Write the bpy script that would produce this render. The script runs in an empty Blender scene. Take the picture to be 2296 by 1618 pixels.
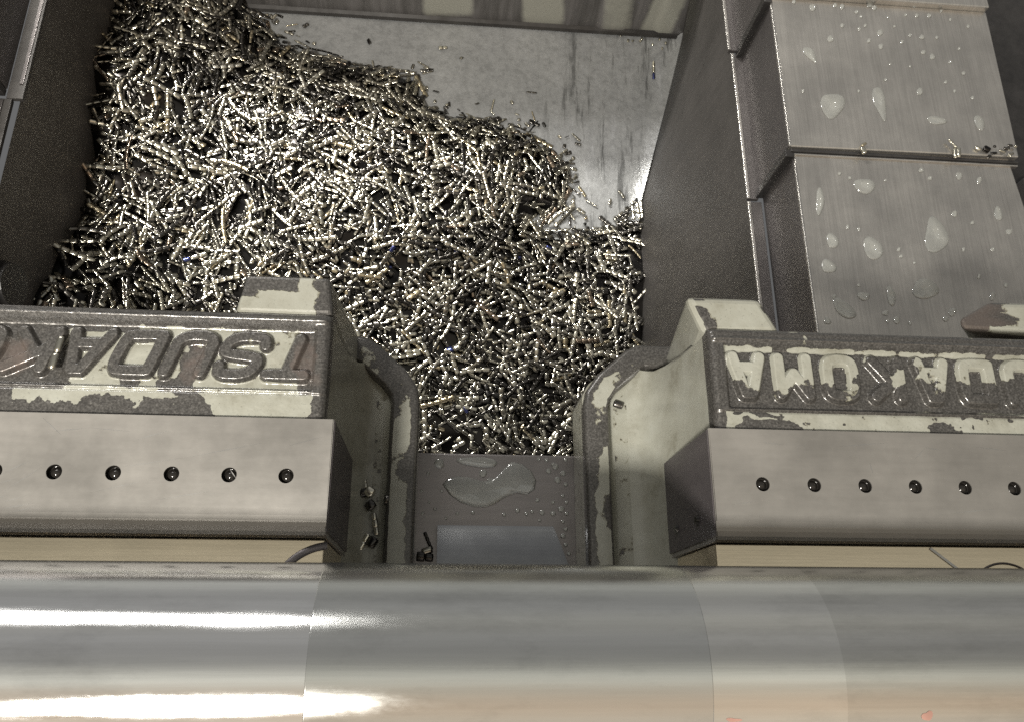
import bpy, bmesh, math, random
import numpy as np
from mathutils import Vector, Matrix
random.seed(7); rng = np.random.default_rng(11)
sc = bpy.context.scene
col = sc.collection
R_ = math.radians

# ------------------------------------------------------------------ camera
FW, FH, FPX = 2296.0, 1618.0, 1800.0
def _v(u, w):
    a = np.array([u, -w, -FPX]); return a/np.linalg.norm(a)
_down = _v(974-1148, 1448-809)
AZ = -_down
AX = _v(20930, 628); AX = AX-AX.dot(AZ)*AZ; AX /= np.linalg.norm(AX)
AY = np.cross(AZ, AX)
RW = np.array([AX, AY, AZ])            # camera space -> world space
CAMH = 0.40
cam = bpy.data.cameras.new('camera'); camo = bpy.data.objects.new('camera', cam); col.objects.link(camo)
m = Matrix([list(RW[0])+[0], list(RW[1])+[0], list(RW[2])+[CAMH], [0, 0, 0, 1]])
camo.matrix_world = m
cam.sensor_fit = 'HORIZONTAL'; cam.sensor_width = 36.0; cam.lens = 36.0*FPX/FW
cam.clip_start = 0.01; cam.clip_end = 100
cam.dof.use_dof = True; cam.dof.focus_distance = 0.45; cam.dof.aperture_fstop = 48
sc.camera = camo

def at(px, py, z=None, x=None, y=None):
    d = RW @ np.array([px-FW/2, -(py-FH/2), -FPX])
    t = (z-CAMH)/d[2] if z is not None else (x/d[0] if x is not None else y/d[1])
    return np.array([0, 0, CAMH])+t*d
def proj(P):
    Q = (P-np.array([0, 0, CAMH])) @ RW
    return FW/2+FPX*Q[..., 0]/-Q[..., 2], FH/2-FPX*Q[..., 1]/-Q[..., 2]

# ------------------------------------------------------------------ world and lamps
w = bpy.data.worlds.new('World'); sc.world = w; w.use_nodes = True
nt = w.node_tree; N = nt.nodes; L = nt.links
bg = N['Background']
tc = N.new('ShaderNodeTexCoord'); sp = N.new('ShaderNodeSeparateXYZ'); L.new(tc.outputs['Generated'], sp.inputs[0])
at2 = N.new('ShaderNodeMath'); at2.operation = 'ARCTAN2'; L.new(sp.outputs['Y'], at2.inputs[0]); L.new(sp.outputs['Z'], at2.inputs[1])
mr = N.new('ShaderNodeMapRange'); mr.inputs['From Min'].default_value = -math.pi; mr.inputs['From Max'].default_value = math.pi
L.new(at2.outputs[0], mr.inputs['Value'])
cr = N.new('ShaderNodeValToRGB'); L.new(mr.outputs[0], cr.inputs[0])
e = cr.color_ramp; e.interpolation = 'EASE'
def stop(deg, c):
    k = e.elements.new((deg+180)/360.0); k.color = (*c, 1)
e.elements[0].color = (.10, .10, .10, 1); e.elements[1].color = (.10, .10, .10, 1)
for d_, c_ in [(-100, (.20, .18, .16)), (-62, (.85, .82, .78)), (-44, (.95, .80, .62)), (-30, (.92, .70, .50)), (-14, (.75, .64, .50)), (-3, (1.0, .98, .86)),
               (5, (.55, .54, .48)), (14, (.28, .28, .27)), (27, (.26, .26, .26)), (38, (.36, .36, .36)), (46, (.34, .335, .32)), (57, (.46, .455, .43)),
               (70, (.38, .38, .38)), (84, (.33, .33, .325)), (104, (.58, .58, .54)), (124, (.5, .5, .47)), (140, (.2, .2, .2))]:
    stop(d_, c_)
ax_ = N.new('ShaderNodeMath'); ax_.operation = 'ABSOLUTE'; L.new(sp.outputs['X'], ax_.inputs[0])
mx_ = N.new('ShaderNodeMapRange'); mx_.inputs['From Min'].default_value = .55; mx_.inputs['From Max'].default_value = .98
mx_.inputs['To Min'].default_value = .57; mx_.inputs['To Max'].default_value = .18; L.new(ax_.outputs[0], mx_.inputs['Value'])
L.new(mx_.outputs[0], bg.inputs[1]); L.new(cr.outputs[0], bg.inputs[0])

def area(name, loc, aim, sx, sy, power, colr):
    l = bpy.data.lights.new(name, 'AREA'); l.shape = 'RECTANGLE'; l.size = sx; l.size_y = sy; l.energy = power; l.color = colr
    o = bpy.data.objects.new(name, l); col.objects.link(o)
    d = Vector(aim)-Vector(loc)
    zc = -d.normalized(); xc = Vector((1, 0, 0)); xc = (xc-zc*xc.dot(zc)).normalized(); yc = zc.cross(xc)
    o.matrix_world = Matrix([[xc[i], yc[i], zc[i], loc[i]] for i in range(3)]+[[0, 0, 0, 1]])
    return o
area('machine_work_lamp', (-.46, -.56, 1.18), (.05, .2, -.2), .20, .12, 36, (1, .965, .89))
area('machine_strip_lamp', (-.90, 1.50, 1.02), (-.42, .90, -.75), 1.05, .11, 12.5, (1, .98, .95))
area('pit_fill_light', (-.92, 1.66, .98), (-.50, 1.00, -.75), 1.05, .10, 16, (1, .97, .90)).data.spread = R_(66)  # added narrow-spread fill to brighten the chips; no such lamp is known
sc.view_settings.view_transform = 'Standard'; sc.view_settings.look = 'None'
sc.view_settings.exposure = 0.32; sc.view_settings.gamma = 1.0
sc.render.engine = 'CYCLES'
sc.cycles.max_bounces = 6; sc.cycles.glossy_bounces = 4; sc.cycles.transmission_bounces = 5
sc.cycles.caustics_reflective = False; sc.cycles.caustics_refractive = False
sc.cycles.use_denoising = False
sc.cycles.sample_clamp_indirect = 1.2

# ------------------------------------------------------------------ helpers
def tag(o, label=None, cat=None, group=None, kind=None):
    if label: o['label'] = label
    if cat: o['category'] = cat
    if group: o['group'] = group
    if kind: o['kind'] = kind
    return o
def empty(name, loc=(0, 0, 0)):
    o = bpy.data.objects.new(name, None); col.objects.link(o); o.location = loc; o.empty_display_size = .02
    return o
def mesh_obj(name, V, F, mat, parent=None, smooth=False, attrs=None, loc=None):
    me = bpy.data.meshes.new(name)
    V = np.asarray(V, float)
    if loc is not None: V = V-np.asarray(loc)
    me.from_pydata([tuple(v) for v in V], [], [tuple(int(i) for i in f) for f in F]); me.update()
    if smooth is True: me.polygons.foreach_set('use_smooth', [True]*len(me.polygons))
    elif smooth: me.polygons.foreach_set('use_smooth', [i < smooth for i in range(len(me.polygons))])
    me.materials.append(mat)
    for k, a in (attrs or {}).items():
        at_ = me.attributes.new(k, 'FLOAT', 'POINT'); at_.data.foreach_set('value', np.asarray(a, np.float32))
    o = bpy.data.objects.new(name, me); col.objects.link(o)
    if loc is not None: o.location = loc
    if parent:
        o.parent = parent
        o.matrix_parent_inverse = parent_world(parent).inverted()
    return o
def parent_world(p):
    M = Matrix.Translation(p.location)
    q = p
    if q.parent: M = parent_world(q.parent) @ q.matrix_parent_inverse @ M
    return M
def bm_obj(name, bm, mat, parent=None, smooth=False, attrs=None, loc=None):
    bmesh.ops.recalc_face_normals(bm, faces=bm.faces)
    bm.verts.index_update()
    V = [v.co[:] for v in bm.verts]; F = [[v.index for v in f.verts] for f in bm.faces]; bm.free()
    return mesh_obj(name, V, F, mat, parent, smooth, attrs, loc)
def prism(top, zt, bot, zb, bev=0, seg=2):
    bm = bmesh.new()
    zt = zt if hasattr(zt, '__len__') else [zt]*len(top)
    a = [bm.verts.new((p[0], p[1], z)) for p, z in zip(top, zt)]; b = [bm.verts.new((p[0], p[1], zb)) for p in bot]
    n = len(a); bm.faces.new(a); bm.faces.new(b[::-1])
    for i in range(n): bm.faces.new([a[i], b[i], b[(i+1) % n], a[(i+1) % n]])
    if bev: bmesh.ops.bevel(bm, geom=list(bm.edges), offset=bev, segments=seg, affect='EDGES', profile=.5, clamp_overlap=True)
    return bm
def boxb(x0, x1, y0, y1, z0, z1, bev=0, seg=2):
    p = [(x0, y0), (x1, y0), (x1, y1), (x0, y1)]
    return prism(p, z1, p, z0, bev, seg)
def extrude_x(prof, x0, x1, bev=0):      # prof: (y,z) polygon
    bm = bmesh.new(); a = [bm.verts.new((x0, p[0], p[1])) for p in prof]; b = [bm.verts.new((x1, p[0], p[1])) for p in prof]
    n = len(a); bm.faces.new(a); bm.faces.new(b[::-1])
    for i in range(n): bm.faces.new([a[i], b[i], b[(i+1) % n], a[(i+1) % n]])
    if bev: bmesh.ops.bevel(bm, geom=list(bm.edges), offset=bev, segments=2, affect='EDGES', profile=.5, clamp_overlap=True)
    return bm
# value noise in numpy
def _h(i, j, s):
    n = (i*374761393+j*668265263+s*1442695) & 0x7fffffff
    n = ((n ^ (n >> 13))*1274126177) & 0x7fffffff
    return ((n ^ (n >> 16)) & 0xffff)/65535.0
def vnoise(x, y, s=0):
    i = np.floor(x).astype(np.int64); j = np.floor(y).astype(np.int64); fx = x-i; fy = y-j
    fx = fx*fx*(3-2*fx); fy = fy*fy*(3-2*fy)
    return (_h(i, j, s)*(1-fx)+_h(i+1, j, s)*fx)*(1-fy)+(_h(i, j+1, s)*(1-fx)+_h(i+1, j+1, s)*fx)*fy
def fbm(x, y, s=0, o=4):
    r = 0; a = .5
    for k in range(o): r = r+a*vnoise(x*2**k, y*2**k, s+k*17); a *= .5
    return r/(1-.5**o)
def sstep(a, b, x):
    t = np.clip((x-a)/(b-a), 0, 1); return t*t*(3-2*t)

# ------------------------------------------------------------------ materials
def mat(name):
    m_ = bpy.data.materials.new(name); m_.use_nodes = True
    nt = m_.node_tree; return m_, nt, nt.nodes, nt.links, nt.nodes['Principled BSDF']
def nz(N, L, scale, detail=4, rough=.6, vec=None, stretch=None):
    tc = N.new('ShaderNodeTexCoord'); src = tc.outputs['Object']
    if stretch:
        mp = N.new('ShaderNodeMapping'); mp.inputs['Scale'].default_value = stretch; L.new(src, mp.inputs[0]); src = mp.outputs[0]
    n = N.new('ShaderNodeTexNoise'); n.inputs['Scale'].default_value = scale; n.inputs['Detail'].default_value = detail
    n.inputs['Roughness'].default_value = rough; L.new(src, n.inputs['Vector']); return n.outputs['Fac']
def ramp(N, L, src, stops):
    r = N.new('ShaderNodeValToRGB'); L.new(src, r.inputs[0]); el = r.color_ramp.elements
    el[0].position = stops[0][0]; el[0].color = (*stops[0][1], 1); el[1].position = stops[-1][0]; el[1].color = (*stops[-1][1], 1)
    for p, c in stops[1:-1]:
        k = el.new(p); k.color = (*c, 1)
    return r.outputs[0]
def g(v): return (v, v, v)
def bump(N, L, src, strength, dist, bsdf=None, prev=None):
    b = N.new('ShaderNodeBump'); b.inputs['Strength'].default_value = strength; b.inputs['Distance'].default_value = dist
    L.new(src, b.inputs['Height'])
    if prev is not None: L.new(prev, b.inputs['Normal'])
    if bsdf is not None: L.new(b.outputs[0], bsdf.inputs['Normal'])
    return b.outputs[0]
def mixc(N, L, fac, a, b):
    x = N.new('ShaderNodeMix'); x.data_type = 'RGBA'
    L.new(fac, x.inputs[0]) if not isinstance(fac, float) else setattr(x.inputs[0], 'default_value', fac)
    for s, v in ((x.inputs[6], a), (x.inputs[7], b)):
        if isinstance(v, tuple): s.default_value = (*v, 1)
        else: L.new(v, s)
    return x.outputs[2]
def mth(N, L, op, a, b):
    x = N.new('ShaderNodeMath'); x.operation = op
    for s, v in ((x.inputs[0], a), (x.inputs[1], b)):
        if isinstance(v, (int, float)): s.default_value = v
        else: L.new(v, s)
    return x.outputs[0]

def brushed(name, base, rough=.35, metal=.85, stretch=(1, 60, 1), scale=30, cvar=.12, patch=.1, bumpd=.00003, scratch=False):
    m_, nt, N, L, B = mat(name)
    st = nz(N, L, scale, 3, .6, stretch=stretch); pt = nz(N, L, 14, 5, .65); fine = nz(N, L, 900, 2, .5)
    lo = tuple(c*(1-cvar) for c in base); hi = tuple(min(1, c*(1+cvar)) for c in base)
    c1 = ramp(N, L, st, [(.3, lo), (.7, hi)])
    c2 = ramp(N, L, pt, [(.35, g(1-patch)), (.65, g(1))])
    mx = N.new('ShaderNodeMix'); mx.data_type = 'RGBA'; mx.blend_type = 'MULTIPLY'; mx.inputs[0].default_value = 1
    L.new(c1, mx.inputs[6]); L.new(c2, mx.inputs[7]); L.new(mx.outputs[2], B.inputs['Base Color'])
    B.inputs['Metallic'].default_value = metal
    rr = N.new('ShaderNodeMapRange'); rr.inputs['From Min'].default_value = .3; rr.inputs['From Max'].default_value = .7
    rr.inputs['To Min'].default_value = rough-.06; rr.inputs['To Max'].default_value = rough+.08; L.new(pt, rr.inputs[0]); L.new(rr.outputs[0], B.inputs['Roughness'])
    b1 = bump(N, L, st, .6, bumpd)
    b2 = bump(N, L, fine, .5, bumpd, None, b1)
    if scratch:
        for k, (rot, thr) in enumerate(((.45, .502), (1.1, .5015), (-.3, .5015))):
            tc = N.new('ShaderNodeTexCoord'); mp = N.new('ShaderNodeMapping'); mp.inputs['Rotation'].default_value = (0, 0, rot)
            mp.inputs['Scale'].default_value = (9, 160, 1); L.new(tc.outputs['Object'], mp.inputs[0])
            n = N.new('ShaderNodeTexNoise'); n.inputs['Scale'].default_value = 1; n.inputs['Detail'].default_value = 1; L.new(mp.outputs[0], n.inputs[0])
            a = mth(N, L, 'SUBTRACT', n.outputs['Fac'], .5+.06*k); a = mth(N, L, 'ABSOLUTE', a, 0)
            s = ramp(N, L, a, [(0, g(1)), (.0025, g(0))])
            b2 = bump(N, L, s, .3, .0001, None, b2)
    L.new(b2, B.inputs['Normal'])
    return m_

def cast_material():
    m_, nt, N, L, B = mat('chipped_cast_paint')
    a = N.new('ShaderNodeAttribute'); a.attribute_name = 'paint'
    n1 = nz(N, L, 160, 5, .62); n2 = nz(N, L, 900, 3, .7); n3 = nz(N, L, 34, 7, .68)
    s = mth(N, L, 'SUBTRACT', n1, .5); s = mth(N, L, 'MULTIPLY', s, .9); s = mth(N, L, 'ADD', s, a.outputs['Fac'])
    mask = ramp(N, L, s, [(.485, g(0)), (.515, g(1))])
    pits = ramp(N, L, n2, [(.30, (.17, .17, .148)), (.39, (.27, .268, .232))])
    pt2 = ramp(N, L, n3, [(.28, (.52, .49, .42)), (.42, (.84, .83, .79)), (.6, (1.0, 1.0, .98)), (.75, (1.06, 1.07, 1.08))])
    mx = N.new('ShaderNodeMix'); mx.data_type = 'RGBA'; mx.blend_type = 'MULTIPLY'; mx.inputs[0].default_value = 1
    L.new(pits, mx.inputs[6]); L.new(pt2, mx.inputs[7])
    rim = ramp(N, L, s, [(.515, (.55, .52, .44)), (.56, (1, 1, 1))])
    mx2 = N.new('ShaderNodeMix'); mx2.data_type = 'RGBA'; mx2.blend_type = 'MULTIPLY'; mx2.inputs[0].default_value = 1
    L.new(mx.outputs[2], mx2.inputs[6]); L.new(rim, mx2.inputs[7])
    bare = ramp(N, L, n2, [(.3, (.036, .034, .031)), (.5, (.074, .069, .063)), (.68, (.135, .128, .118))])
    a2 = N.new('ShaderNodeAttribute'); a2.attribute_name = 'rust'
    bare2 = mixc(N, L, a2.outputs['Fac'], bare, (.15, .118, .102))
    c = mixc(N, L, mask, bare2, mx2.outputs[2]); L.new(c, B.inputs['Base Color'])
    me_ = mth(N, L, 'SUBTRACT', 1.0, mask); me_ = mth(N, L, 'MULTIPLY', me_, .45); L.new(me_, B.inputs['Metallic'])
    r_ = mth(N, L, 'MULTIPLY', mask, .03); r_ = mth(N, L, 'ADD', r_, .34); L.new(r_, B.inputs['Roughness'])
    bb = bump(N, L, mask, .8, .00035); b3 = bump(N, L, n2, .35, .0002, None, bb); L.new(b3, B.inputs['Normal'])
    B.inputs['Coat Weight'].default_value = .55; B.inputs['Coat Roughness'].default_value = .13
    return m_
M_cast = cast_material()
M_jaw = brushed('ground_jaw_steel', (.30, .283, .258), .38, .62, (1, 9, 1), 25, .05, .24, .00002)
M_ledge = brushed('ground_ledge_steel', (.88, .76, .57), .22, .9, (1, 40, 1), 25, .06, .12)
M_dark = brushed('dark_machined_steel', (.16, .145, .145), .42, .7, (1, 30, 1), 20, .1, .12)
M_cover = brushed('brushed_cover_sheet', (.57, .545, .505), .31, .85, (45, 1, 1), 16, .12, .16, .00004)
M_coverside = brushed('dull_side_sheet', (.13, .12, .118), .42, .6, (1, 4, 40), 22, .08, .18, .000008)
M_edge = brushed('bright_sheet_edge', (.55, .53, .50), .3, .9, (1, 1, 1), 60, .1, .1)
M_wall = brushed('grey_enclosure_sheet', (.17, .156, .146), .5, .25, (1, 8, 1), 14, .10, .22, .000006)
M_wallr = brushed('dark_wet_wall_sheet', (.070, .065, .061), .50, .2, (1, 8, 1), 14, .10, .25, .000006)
M_table = brushed('table_steel', (.27, .25, .245), .32, .8, (1, 12, 1), 25, .06, .1)
M_block = brushed('polished_blue_grey_steel', (.30, .305, .31), .24, .9, (1, 60, 1), 12, .05, .08)
M_endf = brushed('shade_dark_steel', (.075, .066, .068), .4, .3, (1, 10, 1), 20, .1, .12)  # dark base colour imitates shade on the jaw ends
M_rubber = brushed('oily_black_wiper', (.035, .033, .032), .3, .1, (1, 1, 1), 80, .2, .3)

def bar_mat(name, base, rough, streak):
    m_, nt, N, L, B = mat(name)
    st = nz(N, L, 10, 4, .6, stretch=(1.2, 45, 45)); sm = nz(N, L, 26, 7, .75, stretch=(.35, 1, 1)); rb = nz(N, L, 700, 2, .5)
    c = ramp(N, L, st, [(.3, tuple(x*(1-streak) for x in base)), (.7, base)])
    oil_ = ramp(N, L, sm, [(.34, g(.84)), (.5, g(1))]); mq = N.new('ShaderNodeMix'); mq.data_type = 'RGBA'; mq.blend_type = 'MULTIPLY'; mq.inputs[0].default_value = 1; L.new(c, mq.inputs[6]); L.new(oil_, mq.inputs[7]); c = mq.outputs[2]
    N.remove(B); out = [n for n in N if n.type == 'OUTPUT_MATERIAL'][0]
    gl = N.new('ShaderNodeBsdfGlossy'); gl.distribution = 'BECKMANN'; df = N.new('ShaderNodeBsdfDiffuse'); mi = N.new('ShaderNodeMixShader'); mi.inputs[0].default_value = .05
    L.new(c, gl.inputs['Color']); L.new(c, df.inputs['Color']); L.new(gl.outputs[0], mi.inputs[1]); L.new(df.outputs[0], mi.inputs[2]); L.new(mi.outputs[0], out.inputs[0])
    rr = N.new('ShaderNodeMapRange'); rr.inputs['From Min'].default_value = .3; rr.inputs['From Max'].default_value = .7
    rr.inputs['To Min'].default_value = rough-.03; rr.inputs['To Max'].default_value = rough+.06; L.new(sm, rr.inputs[0]); L.new(rr.outputs[0], gl.inputs['Roughness'])
    b = bump(N, L, st, .35, .00005); b = bump(N, L, rb, .12, .000006, None, b); L.new(b, gl.inputs['Normal']); L.new(b, df.inputs['Normal'])
    return m_
M_bar = bar_mat('polished_bar_steel', (.80, .80, .79), .17, .10)
M_sleeve = bar_mat('matt_turned_band_steel', (.64, .645, .625), .22, .08)
M_bar2 = bar_mat('polished_bar_steel_worn', (.74, .735, .70), .20, .10)

def chip_material():
    m_, nt, N, L, B = mat('shiny_chip_steel')
    a = N.new('ShaderNodeAttribute'); a.attribute_name = 'tint'
    n = nz(N, L, 500, 2, .5)
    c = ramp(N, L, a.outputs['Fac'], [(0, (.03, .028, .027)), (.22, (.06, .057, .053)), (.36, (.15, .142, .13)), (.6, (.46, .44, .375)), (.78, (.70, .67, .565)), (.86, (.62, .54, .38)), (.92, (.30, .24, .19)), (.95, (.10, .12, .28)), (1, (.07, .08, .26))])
    L.new(c, B.inputs['Base Color']); B.inputs['Metallic'].default_value = .96
    B.inputs['Roughness'].default_value = .21
    bump(N, L, n, .15, .0002, B)
    return m_
M_chip = chip_material()
def water():
    m_, nt, N, L, B = mat('clear_coolant'); N.remove(B)
    out = [n for n in N if n.type == 'OUTPUT_MATERIAL'][0]
    t = N.new('ShaderNodeBsdfTransparent'); t.inputs[0].default_value = (.97, .98, .97, 1)
    gl = N.new('ShaderNodeBsdfGlossy'); gl.inputs['Roughness'].default_value = .10; gl.inputs[0].default_value = (1, 1, 1, 1)
    fr = N.new('ShaderNodeLayerWeight'); fr.inputs['Blend'].default_value = .28
    mr_ = N.new('ShaderNodeMapRange'); mr_.inputs['To Min'].default_value = .07; mr_.inputs['To Max'].default_value = .85; L.new(fr.outputs['Fresnel'], mr_.inputs[0])
    mi = N.new('ShaderNodeMixShader'); L.new(mr_.outputs[0], mi.inputs[0]); L.new(t.outputs[0], mi.inputs[1]); L.new(gl.outputs[0], mi.inputs[2])
    df = N.new('ShaderNodeBsdfDiffuse'); df.inputs[0].default_value = (.62, .62, .58, 1)
    m2 = N.new('ShaderNodeMixShader'); m2.inputs[0].default_value = .26; L.new(mi.outputs[0], m2.inputs[1]); L.new(df.outputs[0], m2.inputs[2])
    L.new(m2.outputs[0], out.inputs[0])
    return m_
M_water = water()
def oil():
    m_, nt, N, L, B = mat('black_oily_bore')
    B.inputs['Base Color'].default_value = (.02, .018, .016, 1); B.inputs['Roughness'].default_value = .12; B.inputs['Metallic'].default_value = .3
    return m_
M_oil = oil()
def tray_mat():
    m_, nt, N, L, B = mat('wet_grey_tray_sheet')
    a = nz(N, L, 9, 6, .7); b = nz(N, L, 6, 5, .7, stretch=(9, 1, 1)); f = nz(N, L, 120, 4, .7)
    w_ = N.new('ShaderNodeAttribute'); w_.attribute_name = 'wet'
    c = ramp(N, L, a, [(.3, (.26, .265, .265)), (.7, (.33, .335, .335))])
    sp_ = ramp(N, L, nz(N, L, 70, 6, .8), [(.38, g(.80)), (.5, g(1)), (.64, g(1.12))])
    mq = N.new('ShaderNodeMix'); mq.data_type = 'RGBA'; mq.blend_type = 'MULTIPLY'; mq.inputs[0].default_value = 1; L.new(c, mq.inputs[6]); L.new(sp_, mq.inputs[7]); c = mq.outputs[2]
    st = ramp(N, L, b, [(.36, (.45, .45, .45)), (.44, (1, 1, 1)), (.62, (1.05, 1.05, 1.06)), (.70, (1.35, 1.35, 1.38))])
    mx = N.new('ShaderNodeMix'); mx.data_type = 'RGBA'; mx.blend_type = 'MULTIPLY'; L.new(w_.outputs['Fac'], mx.inputs[0]); L.new(c, mx.inputs[6]); L.new(st, mx.inputs[7])
    L.new(mx.outputs[2], B.inputs['Base Color']); B.inputs['Metallic'].default_value = .22
    r = mth(N, L, 'MULTIPLY', w_.outputs['Fac'], -.13); r = mth(N, L, 'ADD', r, .48); L.new(r, B.inputs['Roughness'])
    b1 = bump(N, L, f, .6, .0016); b2 = bump(N, L, a, .3, .006, None, b1); L.new(b2, B.inputs['Normal'])
    return m_
M_tray = tray_mat()
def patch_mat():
    m_, nt, N, L, B = mat('back_sheet_reflections')
    a = N.new('ShaderNodeAttribute'); a.attribute_name = 'paint'; n = nz(N, L, 60, 5, .7); n2 = nz(N, L, 8, 3, .6, stretch=(9, 1, 1))  # paint attribute here masks lamp reflections put into the colour
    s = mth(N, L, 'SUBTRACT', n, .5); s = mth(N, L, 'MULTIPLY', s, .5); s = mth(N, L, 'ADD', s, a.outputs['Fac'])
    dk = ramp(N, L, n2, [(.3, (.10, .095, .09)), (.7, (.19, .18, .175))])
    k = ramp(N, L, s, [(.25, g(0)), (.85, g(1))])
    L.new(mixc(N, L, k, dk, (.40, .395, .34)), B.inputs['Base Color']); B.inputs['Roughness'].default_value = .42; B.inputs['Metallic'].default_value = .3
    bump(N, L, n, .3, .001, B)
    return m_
M_back = patch_mat()
def deposit():
    m_, nt, N, L, B = mat('dark_chip_bed'); B.inputs['Base Color'].default_value = (.035, .032, .03, 1); B.inputs['Roughness'].default_value = .6
    bump(N, L, nz(N, L, 140, 4, .7), 1, .004, B); return m_
M_bed = deposit()

# ------------------------------------------------------------------ pit
def tray_z(y): return np.interp(y, [.1, .4, .716, 1.06, 1.3], [-.93, -.878, -.81, -.75, -.72])
def wall_x(y): return np.interp(y, [.1, .514, .648, .719, .879, 1.04, 1.3], [.320, .3286, .3300, .3330, .3750, .4170, .45])
def wallL_x(z): return np.interp(z, [-.97, -.6, -.45], [-.546, -.541, -.512])
YB = 1.052
ys = np.concatenate([np.linspace(.05, 1.05, 60)]); us = np.linspace(0, 1, 70)
V = []; F = []; wet = []
for yv in ys:
    x0 = -.60; x1 = wall_x(yv)
    for u in us:
        x = x0+(x1-x0)*u
        lift = .008*sstep(.97, 1., u)**2
        V.append((x, yv, tray_z(yv)+lift+.0015*math.sin(x*17)*math.sin(yv*13)))
        wet.append(float(sstep(.10, .24, x)))
nu = len(us)
for j in range(len(ys)-1):
    for i in range(nu-1): F.append((j*nu+i, j*nu+i+1, (j+1)*nu+i+1, (j+1)*nu+i))
tray = mesh_obj('chip_tray', V, F, M_tray, smooth=True, attrs={'wet': wet})
tag(tray, 'wet grey sheet metal tray floor under the heap of chips', 'tray')
# back wall with lamp reflections painted in cream
a0 = at(440, 12, y=YB); 
xs = np.linspace(-.62, .425, 200); zs = np.linspace(-.76, -.25, 60); V = []; F = []; pa = []
for zv in zs:
    for xv in xs:
        rib = .006*sstep(.0, .3, math.sin((xv-.05)*60))*(1 if xv > .2 else 0)
        V.append((xv, YB-rib*.6, zv))
V = np.array(V); px, py = proj(V)
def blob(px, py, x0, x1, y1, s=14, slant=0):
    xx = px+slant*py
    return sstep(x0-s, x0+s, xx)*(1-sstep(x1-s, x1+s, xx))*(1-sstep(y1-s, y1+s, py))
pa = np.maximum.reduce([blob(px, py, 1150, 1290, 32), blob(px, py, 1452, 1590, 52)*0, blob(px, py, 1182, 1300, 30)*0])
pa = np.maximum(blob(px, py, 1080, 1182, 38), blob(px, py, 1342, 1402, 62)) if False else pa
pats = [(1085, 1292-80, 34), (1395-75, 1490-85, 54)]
# patches measured in the photograph: three blurred lamp reflections painted cream and one broad strip at the corner
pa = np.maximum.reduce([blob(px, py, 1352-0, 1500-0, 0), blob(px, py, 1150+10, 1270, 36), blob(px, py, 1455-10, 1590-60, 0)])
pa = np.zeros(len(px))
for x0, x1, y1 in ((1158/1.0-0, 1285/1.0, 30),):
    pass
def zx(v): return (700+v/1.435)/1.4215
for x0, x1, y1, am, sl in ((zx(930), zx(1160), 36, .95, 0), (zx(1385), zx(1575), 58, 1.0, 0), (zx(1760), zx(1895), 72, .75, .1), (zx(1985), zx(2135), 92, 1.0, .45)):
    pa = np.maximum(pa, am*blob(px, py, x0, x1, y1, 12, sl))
nx = len(xs)
for j in range(len(zs)-1):
    for i in range(nx-1): F.append((j*nx+i, j*nx+i+1, (j+1)*nx+i+1, (j+1)*nx+i))
bw = mesh_obj('back_wall', V, F, M_back, smooth=True, attrs={'paint': pa})  # paint holds the lamp reflections put into the wall colour
tag(bw, 'upright grey sheet wall with cream painted reflections at the far end of the tray', 'wall')
# small dark bottom flange of the back wall
fl = bm_obj('bottom_flange', extrude_x([(YB-.012, -.753+.004), (YB-.001, -.75+.004), (YB-.001, -.744), (YB-.008, -.7485)], -.6, .415), M_rubber, bw)
# right side wall, ruled between lip and tray edge
def lip(y): return np.array([.372+.000*y, y, -.447])
V = []; F = []
yy = np.linspace(.05, 1.35, 60); tt = np.linspace(0, 1, 24)
for yv in yy:
    b = np.array([wall_x(yv)+.001, yv, tray_z(yv)-.01]); t_ = np.array([.372, yv, -.447])
    for t in tt: V.append(b+(t_-b)*t)
for j in range(len(yy)-1):
    for i in range(len(tt)-1): F.append((j*len(tt)+i, (j+1)*len(tt)+i, (j+1)*len(tt)+i+1, j*len(tt)+i+1))
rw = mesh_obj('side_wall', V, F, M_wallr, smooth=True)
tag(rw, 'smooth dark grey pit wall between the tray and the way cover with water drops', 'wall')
V = []; F = []
for yv in yy:
    for t in np.linspace(0, 1, 24):
        z = -.97+.52*t; V.append((wallL_x(z), yv, z))
for j in range(len(yy)-1):
    for i in range(23): F.append((j*24+i, j*24+i+1, (j+1)*24+i+1, (j+1)*24+i))
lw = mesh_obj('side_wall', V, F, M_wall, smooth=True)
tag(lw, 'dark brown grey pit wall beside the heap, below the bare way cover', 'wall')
disc = bmesh.new(); r0 = bmesh.ops.create_cone(disc, cap_ends=True, segments=40, radius1=.030, radius2=.026, depth=.012)
bmesh.ops.rotate(disc, verts=disc.verts, cent=(0, 0, 0), matrix=Matrix.Rotation(R_(84), 3, 'Y'))
q = at(12, 640, x=-.52); bmesh.ops.translate(disc, verts=disc.verts, vec=(-.515, q[1], q[2]))
bm_obj('round_cap', disc, M_rubber, lw)

# ------------------------------------------------------------------ way cover on the right
cov = tag(empty('way_cover', (.39, .5, -.45)), 'stepped brushed steel way cover dotted with coolant drops', 'way cover')
def P2(px, py, z): q = at(px, py, z=z); return (q[0], q[1])
def cover_section(name, top, ztop, zbot, parent, xin, label=None):
    # top: far-left, near-left, near-right, far-right corners
    bot = list(top)
    s = bm_obj(name, prism(top, ztop, bot, zbot, .0012, 2), M_cover, parent)
    if label: s['label'] = label
    return s
zB, zC, zA = -.350, -.3565, -.342
tB = [P2(1728, -70, zB), P2(1766, 328, zB), P2(2284, 352, zB), P2(2190, -30, zB)]
xb = .388; xc = .394
yB1 = P2(1766, 328, zB)[1]; yB0 = P2(1735, -6, zB)[1]
yC1 = .20
secB = [(xb, yB0+.0), (xb, yB1), (P2(2284, 350, zB)[0], yB1+.002), (P2(2205, 4, zB)[0], yB0)]
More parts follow.
